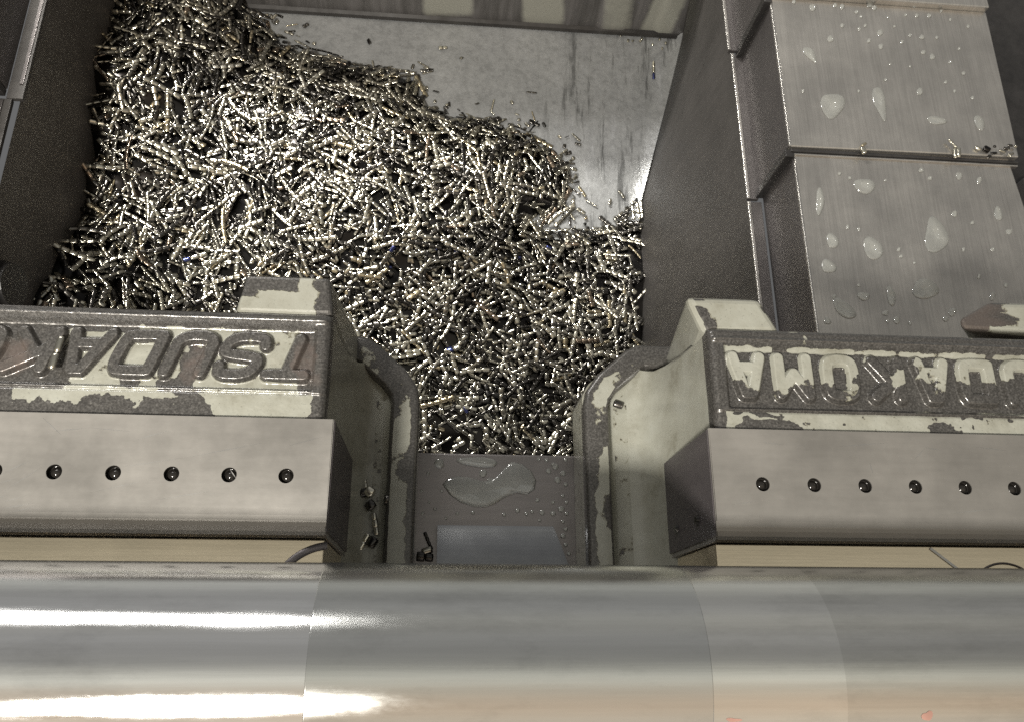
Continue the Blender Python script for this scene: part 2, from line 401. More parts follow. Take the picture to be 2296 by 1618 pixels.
secC = [(xc, yB1+.02), (xc, yC1), (P2(2400, 700, zC)[0], yC1), (P2(2262, 372, zC)[0], yB1+.02)]
secA = [(xb-.006, yB0+.35), (xb-.006, yB0-.0), (P2(2212, 2, zA)[0]+.002, yB0), (P2(2150, -200, zA)[0], yB0+.35)]
sA = cover_section('cover_section', secA, zA, -.44, cov, 0)
sB = cover_section('cover_section', secB, zB, -.44, cov, 0)
sC = cover_section('cover_section', secC, zC, -.44, cov, 0)
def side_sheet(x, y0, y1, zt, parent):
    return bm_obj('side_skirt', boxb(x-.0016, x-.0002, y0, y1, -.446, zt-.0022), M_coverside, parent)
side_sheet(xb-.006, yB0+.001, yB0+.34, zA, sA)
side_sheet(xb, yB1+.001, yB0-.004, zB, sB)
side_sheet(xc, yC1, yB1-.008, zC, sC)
# lips: folded bottom edge, bright, running beside the pit wall
for sec, xq, y0, y1 in ((sB, xb, yB1-.012, yB0-.006), (sC, xc-.003, yC1, yB1-.016), (sA, xb-.006, yB0, yB0+.33)):
    x0 = .3735 if sec is not sA else .370
    bm_obj('folded_lip', boxb(x0, xq-.001, y0, y1, -.452, -.4462, .0006), M_coverside, sec)
    bm_obj('bright_edge', boxb(x0-.0018, x0+.0022, y0, y1, -.4475, -.4445, .0006), M_edge, sec)
# wiper seals on the joints: front strip and the diagonal gap on the side
xr = P2(2284, 350, zB)[0]
bm_obj('wiper_seal', boxb(xb+.001, xr, yB1-.005, yB1-.0012, zC-.004, zB-.002, .001), M_rubber, sB)
bm_obj('wiper_clamp', boxb(xb+.001, xr, yB1-.0078, yB1-.0054, zC-.004, zC+.0022, .0007), M_edge, sB)
bm_obj('wiper_seal', boxb(xb-.005, xc-.0002, yB1-.011, yB1-.0015, -.446, zB-.004, .0008), M_rubber, sB)
bm_obj('wiper_seal', boxb(xb-.010, xb-.0002, yB0-.012, yB0-.0015, -.446, zA-.004, .0008), M_rubber, sA)
# edge strips that catch the light along the top corners
bm_obj('bright_edge', boxb(xb-.0015, xb+.0010, yB1, yB0-.002, zB-.0025, zB+.0008, .0008), M_edge, sB)
bm_obj('bright_edge', boxb(xc-.0015, xc+.0012, yC1, yB1-.018, zC-.0025, zC+.0008, .0008), M_edge, sC)
# dark machine column to the right of the cover
colm = [(.74, 1.2), (.66, .10), (1.1, .05), (1.2, 1.3)]
p0 = P2(2225, -40, -.46); p1 = P2(2268, 352, -.46)
cb = bm_obj('machine_column', prism([(p0[0]-.03, 1.3), (p1[0]-.03, .2), (1.3, .2), (1.3, 1.3)], -.47, [(p0[0]-.03, 1.3), (p1[0]-.03, .2), (1.3, .2), (1.3, 1.3)], -.9, .004), M_rubber)
tag(cb, 'very dark machine casting in the top right corner beyond the way cover', 'machine part')
q0 = P2(2276, 418, -.44)
lb = bm_obj('column_bracket', boxb(q0[0]+.008, q0[0]+.10, q0[1]-.09, q0[1]+.01, -.466, -.43, .004), M_coverside, cb)

# way cover on the left
cl = tag(empty('way_cover', (-.52, .5, -.45)), 'bare dark way cover with one diagonal joint at the left edge', 'way cover')
yJ = at(66, 205, z=-.447)[1]
lA = bm_obj('cover_section', boxb(-.80, -.527, yJ, 1.3, -.446, -.36, .001), M_coverside, cl)
lB = bm_obj('cover_section', boxb(-.80, -.545, .15, yJ-.012, -.446, -.375, .001), M_coverside, cl)
bm_obj('wiper_seal', boxb(-.548, -.5275, yJ-.010, yJ-.001, -.446, -.365, .0008), M_rubber, lA)
bm_obj('folded_lip', boxb(-.5268, -.508, yJ-.012, 1.3, -.452, -.4462, .0006), M_wallr, lA)
bm_obj('bright_edge', boxb(-.5150, -.5105, yJ+.008, 1.3, -.4462, -.4445, .0005), M_table, lA)
bm_obj('folded_lip', boxb(-.5448, -.520, .15, yJ-.0125, -.4525, -.4466, .0006), M_wallr, lB)
bm_obj('bright_edge', boxb(-.5330, -.5285, .15, yJ-.016, -.4462, -.4445, .0005), M_table, lB)

# ------------------------------------------------------------------ machine table between the vices
tb = tag(empty('machine_table', (.04, 0, -.15)), 'dark steel table plate with drops and a polished block between the two vices', 'machine table')
tp = bm_obj('table_plate', prism([(-.035, .1268), (-.035, -.60), (.115, -.60), (.115, .1268)], -.150, [(-.035, .1268), (-.035, -.60), (.115, -.60), (.115, .1268)], -.20, .0012), M_table, tb)
for x0, x1 in ((-.45, -.0355), (.1155, .60)):
    bm_obj('table_slab', boxb(x0, x1, -.60, .165, -.24, -.1505, .002), M_dark, tb)
a = at(981, 1176, z=-.146); b = at(1240, 1176, z=-.146); c = at(1272, 1268, z=-.146); d = at(979, 1268, z=-.146)
V = []; F = []; nt_, nu_ = 40, 12
for k in range(nt_+1):
    t = k/nt_*2.6; yv = a[1]+(d[1]-a[1])*t; xa = a[0]+(d[0]-a[0])*t; xb2 = b[0]+(c[0]-b[0])*t
    zv = -.1498+.0030+.0085*math.sin(min(1, (k/nt_))**.8*math.pi*.75+.12)
    for q in range(nu_+1):
        V.append((xa+(xb2-xa)*q/nu_, yv, zv))
for k in range(nt_):
    for q in range(nu_): F.append((k*(nu_+1)+q, k*(nu_+1)+q+1, (k+1)*(nu_+1)+q+1, (k+1)*(nu_+1)+q))
ns_ = len(F)
for q in (0, nu_):                    # side walls and the far wall of the block
    base = len(V)
    for k in range(nt_+1):
        p_ = V[k*(nu_+1)+q]; V += [p_, (p_[0], p_[1], -.1499)]
    for k in range(nt_): F.append((base+2*k, base+2*k+1, base+2*k+3, base+2*k+2))
base = len(V); V += [V[0], V[nu_], (V[nu_][0], V[nu_][1], -.1499), (V[0][0], V[0][1], -.1499)]; F.append((base, base+1, base+2, base+3))
mesh_obj('polished_block', V, F, M_block, tb, smooth=ns_)

# ------------------------------------------------------------------ vices
GL = dict(
 T=[[(0, 1), (.80, 1)], [(.40, 1), (.40, 0)]],
 S=[[(.78, .80), (.72, 1.03), (.08, 1.03), (-.04, .60), (.18, .52), (.60, .48), (.84, .40), (.74, -.03), (.06, -.03), (-.02, .20)]],
 U=[[(0, 1), (0, .5), (0, -.02), (.76, -.02), (.76, .5), (.76, 1)]],
 D=[[(.02, 0), (0, .02), (0, .98), (.02, 1), (.55, 1), (.78, .96), (.78, .04), (.55, 0), (.02, 0)]],
 A=[[(0, 0), (.28, 1), (.48, 1), (.76, 0)], [(.08, .28), (.68, .28)]],
 K=[[(0, 0), (0, 1)], [(.76, 1), (.04, .44)], [(.26, .60), (.76, 0)]],
 O=[[(.14, 0), (0, .14), (0, .86), (.14, 1), (.62, 1), (.76, .86), (.76, .14), (.62, 0), (.14, 0)]],
 M=[[(0, 0), (0, 1), (.40, .42), (.80, 1), (.80, 0)]])
def _chk(p, n=2):
    for _ in range(n):
        closed = p[0] == p[-1]; q_ = [] if closed else [p[0]]
        for a, b in zip(p[:-1], p[1:]):
            q_ += [(.75*a[0]+.25*b[0], .75*a[1]+.25*b[1]), (.25*a[0]+.75*b[0], .25*a[1]+.75*b[1])]
        q_.append(q_[0] if closed else p[-1]); p = q_
    return p
for _k in 'SUDO': GL[_k] = [_chk(p_) for p_ in GL[_k]]
def segdist(X, Y, a, b):
    ax, ay = a; bx, by = b; dx = bx-ax; dy = by-ay; l = dx*dx+dy*dy+1e-12
    t = np.clip(((X-ax)*dx+(Y-ay)*dy)/l, 0, 1)
    return np.hypot(X-ax-t*dx, Y-ay-t*dy)
def letter_dist(X, Y, xs_, y0, hgt, wid, shear):
    """distance to the strokes of the word, read with the page turned upside down"""
    D = np.full(X.shape, 1.0)
    for ch, xa in zip('TSUDAKOMA', xs_):
        if xa < X.min()-.06 or xa > X.max()+.06: continue
        for pl in GL[ch]:
            pts = [(xa-p[0]*wid-shear*hgt*p[1], y0-p[1]*hgt) for p in pl]
            for p, q_ in zip(pts[:-1], pts[1:]): D = np.minimum(D, segdist(X, Y, p, q_))
    return D
def grid_faces(ny, nx, flip=False):
    i, j = np.meshgrid(np.arange(nx-1), np.arange(ny-1)); a = (j*nx+i).ravel()
    return np.stack([a, a+1, a+nx+1, a+nx], 1)

def vice(side, xe, length, hole0, pitch, label):
    s = side                                       # +1 extends to +x, -1 to -x
    root = tag(empty('machine_vice', (xe+s*.1, .08, -.15)), label, 'vice', 'cast machine vices on the table')
    X = lambda u: xe+s*u
    def poly(pts): return [(X(u), y) for u, y in pts]
    mk = lambda n: {'paint': np.zeros(n), 'rust': np.zeros(n)}
    # ---- base with raised rim
    cx = .030 if s > 0 else .026
    uo = -.052 if s > 0 else -.0445
    foot = [(uo, -.10), (uo, .158), (uo+.004, .166), (uo+.030, .189), (uo+.038, .193), (length, .193), (length, -.10)]
    bm = prism(poly(foot), -.109, poly(foot), -.150, .0008, 1)
    nV = len(bm.verts); base = bm_obj('base', bm, M_cast, root, attrs=None)
    def setp(o, fn):
        me = o.data; co = np.empty(len(me.vertices)*3); me.vertices.foreach_get('co', co); co = co.reshape(-1, 3)+np.array(parent_loc(o))
        p, r = fn(co)
        for k, a_ in (('paint', p), ('rust', r)):
            t = me.attributes.get(k) or me.attributes.new(k, 'FLOAT', 'POINT'); t.data.foreach_set('value', np.asarray(a_, np.float32))
    def parent_loc(o): return (0, 0, 0)
    setp(base, lambda c: (np.full(len(c), .62), np.zeros(len(c))))
    # rim swept along the outline
    path = [(uo, -.10), (uo, -.03), (uo, .04), (uo, .10), (uo, .150), (uo+.002, .160), (uo+.010, .1715), (uo+.030, .189), (uo+.038, .193), (uo+.06, .193), (uo+.12, .193), (length, .193)]
    fine = []
    for p, q_ in zip(path[:-1], path[1:]):
        n = max(2, int(math.hypot(q_[0]-p[0], q_[1]-p[1])/.004))
        for k in range(n): fine.append((p[0]+(q_[0]-p[0])*k/n, p[1]+(q_[1]-p[1])*k/n))
    fine = np.array(fine); tan = np.gradient(fine, axis=0); tan /= np.linalg.norm(tan, axis=1)[:, None]
    nor = np.stack([tan[:, 1], -tan[:, 0]], 1)          # to the inside
    prof = [(-.0003, -.112), (-.0003, -.1035), (.0004, -.1018), (.0016, -.1010), (.0021, -.1009), (.0062, -.1007), (.0125, -.1006), (.0132, -.1008), (.0141, -.1018), (.0147, -.1060), (.0152, -.1082), (.0175, -.1089), (.0215, -.1094)]
    V = []; pm = []
    for k, (f_, n_) in enumerate(zip(fine, nor)):
        for j, (o_, z) in enumerate(prof):
            ow = o_*(1.12 if s > 0 else 1.22); u = f_[0]+n_[0]*ow; y = f_[1]+n_[1]*ow
            V.append((X(u), y, z))
            pn = float(fbm(np.array(u*90.), np.array(y*45.), 3+int(s)))
            pn = float(fbm(np.array(u*110.), np.array(y*38.), 3+int(s)))
            val = (.12 if j <= 4 else .50+2.2*(pn-.47) if j <= 6 else .12 if j <= 9 else .75)
            pm.append(val)
    m_ = len(prof); F = [(a*m_+b, a*m_+b+1, (a+1)*m_+b+1, (a+1)*m_+b) for a in range(len(fine)-1) for b in range(m_-1)]
    if s < 0: F = [f[::-1] for f in F]
    mesh_obj('rim', V, F, M_cast, root, smooth=True, attrs={'paint': pm, 'rust': [0]*len(pm)})
    # ---- body: side face sweeping out into the base
    y0, y1 = -.10, .167
    pr = [(.0, -.0125), (-.0001, -.014), (-.0004, -.03), (-.002, -.05), (-.005, -.075), (-.009, -.092), (-.012, -.098), (-.0155, -.1025), (-.0185, -.1055), (-.0225, -.1075), (-.027, -.1088), (-.030, -.1092)]
    V = []; pm = []; yy_ = np.linspace(y0, y1+.004, 90)
    for k, yv in enumerate(yy_):
        for j, (u, z) in enumerate(pr):
            u = u*(.78 if s > 0 else .60); f_ = .008*max(0, (j-3)/4) if k == len(yy_)-1 else 0
            V.append((X(u), min(yv, y1)+f_, z)); pm.append(.93 if j else .72)
    m_ = len(pr); F = [(a*m_+b, a*m_+b+1, (a+1)*m_+b+1, (a+1)*m_+b) for a in range(len(yy_)-1) for b in range(m_-1)]
    if s < 0: F = [f[::-1] for f in F]
    nsm_ = len(F); V += [V[(len(yy_)-1)*m_+j] for j in range(m_)]; pm += [.9]*m_
    n0 = len(V)
    for j, (u, z) in enumerate(pr): V.append((X(length), y1+(.008*max(0, (j-3)/4)), z)); pm.append(.9)
    last = n0-m_
    for j in range(m_-1): F.append((last+j, last+j+1, n0+j+1, n0+j))
    mesh_obj('body', V, F, M_cast, root, smooth=nsm_, attrs={'paint': pm, 'rust': [0]*len(pm)})
    c0_, c1_ = sorted((X(.012), X(length-.0002)))
    core = bm_obj('core_casting', boxb(c0_, c1_, -.095, .1665, -.1088, -.0135, .001), M_cast, root); setp(core, lambda c: (np.full(len(c), .8), np.zeros(len(c))))
    # ---- name block heightfield
    st = .00030
    U1 = length
    nx = int(U1/st)+1; u = np.linspace(0, U1, nx); yv = np.arange(.1092, .1672, st); ny = len(yv)
    UU, YY = np.meshgrid(u, yv); XX = xe+s*UU
    gy = .1225 if s < 0 else .1192                       # groove below the word
    PI0, PI1 = gy+.0008, (.1610 if s < 0 else .1588)      # recessed panel
    ui = .0085 if s > 0 else .0075
    if s < 0:
        xs_ = [-.0655-.0262*k for k in range(9)]; yb, hg, wd, sh, hw = .1520, .0195, .0235, .33, .0033
    else:
        last_ = .1545
        xs_ = [last_+.0194+.02665*k for k in range(8, -1, -1)]; yb, hg, wd, sh, hw = .1502, .0208, .0198, .0, .0035
    D = letter_dist(XX, YY, xs_, yb, hg, wd, sh)
    nsm = fbm(XX*900, YY*900, 5, 3)-.5; nlg = fbm(XX*160, YY*160, 9, 3)-.5
    panel = sstep(0, .0022, YY-PI0)*(1-sstep(-.0045, 0, YY-PI1))*sstep(-.0008, .0018, UU-ui)*sstep(-.0008, .0018, U1-ui-UU)
    Z = np.full(XX.shape, -.0022) - .0036*panel
    Z += (1-sstep(hw-.0011, hw+.0012, D))*.0032*panel
    Z += .0014*np.exp(-((YY-(PI1+.0012))/.0012)**2)*sstep(0, .004, UU)
    Z -= .0010*np.exp(-((YY-gy)/.0007)**2)*sstep(0, .004, UU-ui*.9)
    lower = 1-sstep(-.001, .0005, YY-gy); Z -= .0008*lower
    r = .004
    for dd in (UU, U1-UU, .1670-YY):
        t = np.clip(1-dd/r, 0, 1); Z -= .0045*(1-np.sqrt(np.clip(1-t*t, 0, 1)))
    # fillet on the ridge above the panel
    Z += nsm*.00010+nlg*.0006
    Z[:, 0] = -.0127; Z[:, -1] = -.0127; Z[-1, :] = -.0127
    PX, PY = proj(np.stack([XX, YY, Z], -1))
    wx = fbm(XX*110, YY*110, 51, 4)-.5; wy = fbm(XX*110, YY*110, 61, 4)-.5; PX = PX+75*wx; PY = PY+34*wy
    nA = fbm(XX*230, YY*230, 21, 5)-.5; nB = fbm(XX*90, YY*90, 31, 4)-.5
    let = 1-sstep(hw-.0002, hw+.0012, D)
    rust = np.zeros(XX.shape)
    hl = PI1
    if s < 0:
        pt = np.full(XX.shape, .72)
        pt = np.where(let > .5, .12, pt)
        pt += .9*nB
        pt -= .6*(sstep(0, 1, (PX < 150)*1.0+(PY < 742)*(PX < 300)*1.0))
        pt = np.where(((PX > 405) & (PX < 450) & (PY > 770)) | ((PX > 370) & (PX < 455) & (PY > 845)), .25+.8*nA, pt)
        pt = np.where((PX > 265) & (PX < 300) & (PY > 845) & (PY < 872), .2, pt)
        pt = np.where((PX > 668) & (PY > 745), .15, pt)
        pt = np.where(YY > PI1-.0035+.0018*nA*2, .12, pt)
        pt = np.where(UU < ui+.0004, .08+.5*np.clip(nA, 0, 1), pt)
        lowm = YY < gy-.0006
        bd = 455+18*(nB*6)
        lp = np.where(PX > 455+90*nB+25*((PY-900)/20), .82, np.where((PY < 893+50*nA) & (PX > 35) & (PX < 405), .75, .12))
        lp = np.where((UU < .0075+.016*np.clip((.1225-YY)/.013, 0, 1)*0+.010*nA), .1, lp)
        pt = np.where(lowm, lp, pt)
        rust = np.clip(blob2(PX, PY, 688, 805, 26, 55)+blob2(PX, PY, 435, 815, 26, 45)+blob2(PX, PY, 30, 800, 40, 40), 0, 1)*(.45+1.0*nA)
    else:
        pt = np.full(XX.shape, .12)+.5*nB
        pt = np.where(let > .5, .30+.9*nB+.52*(1-sstep(848, 876, PY+40*nA)), pt)
        pt = np.where((let > .5) & (PX > 1930) & (PX < 2040), .10+.9*nB+.8*(1-sstep(16, 34, np.hypot(PX-2010, PY-848)+30*nA)), pt)
        pt = np.where((let > .5) & (PX > 2040), pt-.07, pt)
        pt += .75*np.exp(-((YY-(PI1-.0036))/.0016)**2)*sstep(-.2, .1, nB+.15)
        pt += .45*np.exp(-((YY-(gy+.0022))/.0012)**2)*sstep(1990, 2080, PX)
        pt = np.where(YY > PI1-.0008, .10+.9*np.clip(nB-.17, 0, 1)*4, pt)
        pt = np.where(UU < ui-.0003, .06+.6*np.clip(nA, 0, 1), pt)
        lp = .85-1.1*sstep(0, .35, (blob2(PX, PY, 1725, 962, 75, 22)+blob2(PX, PY, 2118, 972, 42, 20)+blob2(PX, PY, 1690, 926, 60, 6)+blob2(PX, PY, 2190, 930, 30, 9)+.5*nA))
        lp += .25*nB
        pt = np.where(YY < gy-.0004, lp, pt)
        pt = np.where((YY < gy) & (UU < .006+.004*nA*2), .1, pt)
    V = np.stack([XX, YY, Z], -1).reshape(-1, 3); F = grid_faces(ny, nx)
    if s < 0: F = F[:, ::-1]
    P_ = pt.ravel(); Ru = rust.ravel()
    lf = (D.ravel() < hw+.0010) & (panel.ravel() > .4); fm = lf[F].all(1)
    def sub(name, mask, par, lab=None):
        f = F[mask]; used, inv = np.unique(f, return_inverse=True)
        o = mesh_obj(name, V[used], inv.reshape(-1, 4), M_cast, par, smooth=True, attrs={'paint': P_[used], 'rust': Ru[used]})
        if lab: o['label'] = lab
        return o
    nb = sub('name_block', ~fm, root)
    sub('raised_lettering', fm, nb, 'raised upside down slanted letters TSUDAK with the paint worn off' if s < 0 else 'raised upside down letters ending UDAKOMA, half painted')
    # ---- jaw plate with tapped holes
    pf_ = [(.1085, 0), (.0600, 0), (.0575, -.00012), (.0550, -.0005), (.0525, -.0012), (.0508, -.0021), (.0500, -.0035), (.0500, -.098), (.1085, -.098)]
    x_a, x_b = sorted((X(-.0052), X(length)))
    bm = extrude_x(pf_, x_a, x_b)
    bmesh.ops.bevel(bm, geom=[e_ for e_ in bm.edges if abs(e_.verts[0].co.x-X(-.0052)) < 1e-6 and abs(e_.verts[1].co.x-X(-.0052)) < 1e-6 and e_.verts[0].co.z > -.05 and e_.verts[1].co.z > -.05], offset=.0005, segments=2, affect='EDGES')
    jaw = bm_obj('jaw_plate', bm, M_jaw, root)
    cut = bmesh.new(); hs = []
    k = 0
    while hole0+pitch*k < length-.01:
        uu = hole0+pitch*k; k += 1; hs.append(uu)
        r_ = bmesh.ops.create_cone(cut, cap_ends=True, segments=32, radius1=.0037, radius2=.0037, depth=.03)
        bmesh.ops.translate(cut, verts=r_['verts'], vec=(X(uu), .0792, 0))
    co_ = bm_obj('cutter', cut, M_jaw)
    md = jaw.modifiers.new('b', 'BOOLEAN'); md.operation = 'DIFFERENCE'; md.object = co_; md.solver = 'EXACT'
    bpy.context.view_layer.update()
    dg = bpy.context.evaluated_depsgraph_get(); nm = bpy.data.meshes.new_from_object(jaw.evaluated_get(dg))
    jaw.modifiers.clear(); jaw.data = nm; bpy.data.objects.remove(co_)
    xe_ = sorted((X(-.0058), X(-.00522)))
    bm_obj('end_shade_sheet', boxb(xe_[0], xe_[1], .0525, .1080, -.0972, -.0012, .0002), M_endf, jaw)  # thin dark sheet added; its colour stands in for shade on the jaw end
    for uu in hs:
        if abs(X(uu)) > .40: continue
        b2 = bmesh.new(); rings = []
        for (rr, z) in [(.00369, -.0006), (.0035, -.0012), (.0037, -.0018), (.0034, -.0024), (.0036, -.003), (.0034, -.0036), (.0029, -.0030), (.0018, -.0018), (.0006, -.0014)]:
            rings.append([b2.verts.new((X(uu)+rr*math.cos(t), .0792+rr*math.sin(t), z)) for t in np.linspace(0, 2*math.pi, 28, endpoint=False)])
        for A_, B_ in zip(rings[:-1], rings[1:]):
            for i in range(28): b2.faces.new([A_[i], A_[(i+1) % 28], B_[(i+1) % 28], B_[i]])
        b2.faces.new(rings[-1])
        bm_obj('tapped_hole', b2, M_oil, jaw, smooth=True)
    sc_ = ([(8, 1100, 95, 1045), (0, 1126, 62, 1109), (0, 1140, 75, 1127), (-10, 1085, 40, 1070), (95, 935, 138, 975), (115, 966, 200, 958), (200, 958, 292, 966), (300, 986, 380, 964), (262, 1047, 420, 1024),
            (420, 1024, 590, 992), (200, 1104, 330, 1075), (-20, 1118, 22, 1108), (10, 1150, 90, 1133), (515, 1050, 530, 1072), (640, 1000, 735, 975), (350, 1120, 480, 1098), (0, 1063, 70, 1030)] if s < 0 else
           [(2075, 1003, 2110, 1008), (2050, 1030, 2075, 1003), (1880, 1000, 1990, 992), (1950, 1035, 1958, 1062), (1700, 990, 1760, 996), (2130, 1150, 2230, 1140), (1640, 1130, 1700, 1122), (2180, 1000, 2260, 1010)])
    for (ax_1, ay_1, bx_1, by_1) in sc_:
        V = []; F = []
        a_ = at(ax_1, ay_1, z=.00006)[:2]; b_ = at(bx_1, by_1, z=.00006)[:2]; d_ = (b_-a_)/np.linalg.norm(b_-a_); n_ = np.array([-d_[1], d_[0]])*random.uniform(.00016, .00030)
        m1 = (a_+b_)/2; i0 = len(V)
        for q_ in (a_, m1+n_, b_, m1-n_): V.append((q_[0], q_[1], .00006))
        F.append((i0, i0+3, i0+2, i0+1))
        mesh_obj('scratch', V, F, M_edge, jaw)
    # lower edge bevel strip and ledge
    bm_obj('slide_ledge', prism(poly([(-.0040, -.075), (-.0040, .0494), (length, .0494), (length, -.075)]), -.0071, poly([(-.0040, -.075), (-.0040, .0494), (length, .0494), (length, -.075)]), -.098, .0006, 2), M_ledge, root)
    if s < 0:
        c0 = at(745, 1330, z=-.0070)
        arc_band(root, c0[0]-.0015, .0185, -.0070, .030, .0262, 95, 185, 'reflected_arc')
    else:
        c0 = at(2262, 1330, z=-.0070)
        arc_band(root, c0[0], .0200, -.0070, .0215, .0203, 40, 150, 'reflected_arc')
        a_ = at(2085, 1228, z=-.0070); b_ = at(2178, 1298, z=-.0070)
        line_band(root, a_, b_, .0013)
    # side screws of the jaw
    if s > 0:
        for (px_, py_) in ((1520, 1185), (1567, 1165)):
            q_ = at(px_, py_, x=X(-.0052)); b3 = bmesh.new(); bmesh.ops.create_cone(b3, cap_ends=True, segments=20, radius1=.0028, radius2=.0022, depth=.0016)
            bmesh.ops.rotate(b3, verts=b3.verts, cent=(0, 0, 0), matrix=Matrix.Rotation(R_(-90), 3, 'Y')); bmesh.ops.translate(b3, verts=b3.verts, vec=(X(-.0058)-.0006, q_[1], q_[2]))
            bm_obj('socket_screw', b3, M_oil, jaw)
    # ---- lugs
    def lug(top, zt, bot, zb, bev, pf, name='cast_lug'):
        bm = prism(top, zt, bot, zb, bev, 3)
        bmesh.ops.triangulate(bm, faces=[f for f in bm.faces if len(f.verts) > 4])
        bmesh.ops.subdivide_edges(bm, edges=list(bm.edges), cuts=3, use_grid_fill=True)
        o = bm_obj(name, bm, M_cast, root, smooth=False)
        setp(o, pf); return o
    if s < 0:
        top = [(-.1070, .1895), (-.1110, .1672), (-.0595, .1672), (-.0628, .1895)]
        bot = [(-.110, .194), (-.115, .165), (-.0555, .165), (-.0560, .194)]
        def pf(c):
            px, py = proj(c); n = fbm(c[:, 0]*120, c[:, 1]*120, 4)-.5
            p = np.where((c[:, 2] < -.012) | (py > 663+40*n-.10*(px-560)) | ((px > 655) & (px < 722)), .85, .1)
            p = np.where(px > 728, np.where(c[:, 2] > -.012, .1, .85), p)
            return p, np.zeros(len(c))
        lug(top, -.0050, bot, -.108, .0025, pf)
    else:
        top = [(.1352, .1872), (.1445, .1640), (.1905, .1655), (.1795, .1872)]
        bot = [(.1520, .1880), (.1560, .150), (.200, .150), (.186, .190)]
        def pf(c):
            px, py = proj(c); n = fbm(c[:, 0]*120, c[:, 1]*120, 8)-.5
            edge = np.abs(px-(1562+.42*(py-655)))
            p = np.where((edge < 13+26*n) & (c[:, 2] > -.02), .08, .85)
            p = np.where((py < 662+14*n) & (c[:, 2] > -.03), .2, p)
            p = np.where(np.hypot(px-1722, (py-690)) < 14+20*n, .15, p)
            return p, np.zeros(len(c))
        lug(top, -.0060, bot, -.108, .0042, pf)
        z2 = -.03
        t = [P2(2145, 715, z2), P2(2160, 742, z2), P2(2420, 760, z2), P2(2420, 682, z2), P2(2215, 675, z2)]
        t = [t[0], t[1], t[2], t[3], t[4]]
        bt = [(p[0]+(.055 if i in (0, 1, 4) else 0), p[1]+(0.0 if i in (1, 2) else .004)) for i, p in enumerate(t)]
        def pf2(c):
            px, py = proj(c); n = fbm(c[:, 0]*120, c[:, 1]*120, 14)-.5
            p = np.where(np.abs(px-(2232+.75*(py-690))) < 10+22*n, .1, .8)
            p = np.where(px < 2165+60*n, .2, p)
            p = np.where(px < 2232+.75*(py-690), np.where(n > .22, .7, .05), p)
            return p, .5*(px < 2232+.75*(py-690))
        lug(t, z2, bt, -.09, .0040, pf2)
    return root
def blob2(px, py, cx, cy, rx, ry): return 1-sstep(.6, 1.2, np.hypot((px-cx)/rx, (py-cy)/ry))
def arc_band(root, cx, cy, z, r1, r0, a0, a1, name):  # raised dark band imitating a curved reflection on the ledge
    V = []; F = []; n = 60
    for k, t in enumerate(np.linspace(R_(a0), R_(a1), n)):
        for j, (rr, dz) in enumerate(((r1, 0), (r1-.0005, .0005), ((r0+r1)/2, .0007), (r0+.0005, .0005), (r0, 0))):
            V.append((cx+rr*math.cos(t), cy+rr*math.sin(t), z+dz))
    for k in range(n-1):
        for j in range(4): F.append((k*5+j, (k+1)*5+j, (k+1)*5+j+1, k*5+j+1))
    return mesh_obj(name, V, F, M_dark, root, smooth=True)
def line_band(root, a, b, wd):
    d = np.array([b[0]-a[0], b[1]-a[1]]); d /= np.linalg.norm(d); n = np.array([-d[1], d[0]])*wd/2
    p = [(a[0]+n[0], a[1]+n[1]), (a[0]-n[0], a[1]-n[1]), (b[0]-n[0], b[1]-n[1]), (b[0]+n[0], b[1]+n[1])]
    return bm_obj('ledge_line', prism(p, -.0065, p, -.0070, 0), M_edge, root)  # thin pale strip laid diagonally on the ledge

vl = vice(-1, -.0593, .264, .0160, .02735, 'vice with slanted worn lettering and a chip stuck on its name block')
vr = vice(1, .1457, .268, .0214, .0277, 'vice with upright half painted lettering, beside the way cover with drops')

# ------------------------------------------------------------------ the round bar
RB = .045; ZB = -.0069+RB; YBR = -.0110
bar = tag(empty('round_bar', (0, YBR, ZB)), 'thick polished steel round bar lying across both vices in the foreground', 'steel bar')
def cyl(name, x0, x1, r, m_, par, bev=.0):
    n = 220; V = []; F = []
    rs = ([(x0, r-bev)] if bev else [])+[(x0+bev, r), (x0+bev+.0004, r), (x0+bev+.0012, r)]+[(x0+bev+(x1-x0-2*bev)*k/8, r) for k in range(1, 8)]+[(x1-bev-.0012, r), (x1-bev-.0004, r), (x1-bev, r)]+([(x1, r-bev)] if bev else [])
    for (x, q_) in rs:
        for k in range(n): t = 2*math.pi*k/n; V.append((x, YBR+q_*math.cos(t), ZB+q_*math.sin(t)))
    for a in range(len(rs)-1):
        for k in range(n): F.append((a*n+k, (a+1)*n+k, (a+1)*n+(k+1) % n, a*n+(k+1) % n))
    b0 = len(V)
    for x in (x0, x1):
        for k in range(n): t = 2*math.pi*k/n; V.append((x, YBR+(r-bev-.0001)*math.cos(t), ZB+(r-bev-.0001)*math.sin(t)))
    F.append(tuple(b0+k for k in range(n))[::-1]); F.append(tuple(b0+n+k for k in range(n)))
    o = mesh_obj(name, V, F, m_, par, smooth=True)
    return o
xl = at(736, 1264, z=.042)[0]; xrr = at(1512, 1275, z=.042)[0]; xm = at(1768, 1285, z=.042)[0]
cyl('bar_end', -.75, xl, RB, M_bar, bar)
cyl('matt_band', xl, xrr, RB+.00006, M_sleeve, bar, .00005)
cyl('bar_middle', xrr, xm, RB, M_bar2, bar)
cyl('bar_end', xm, .85, RB-.00003, bar_mat('polished_bar_steel_dull', (.66, .655, .62), .22, .12), bar)

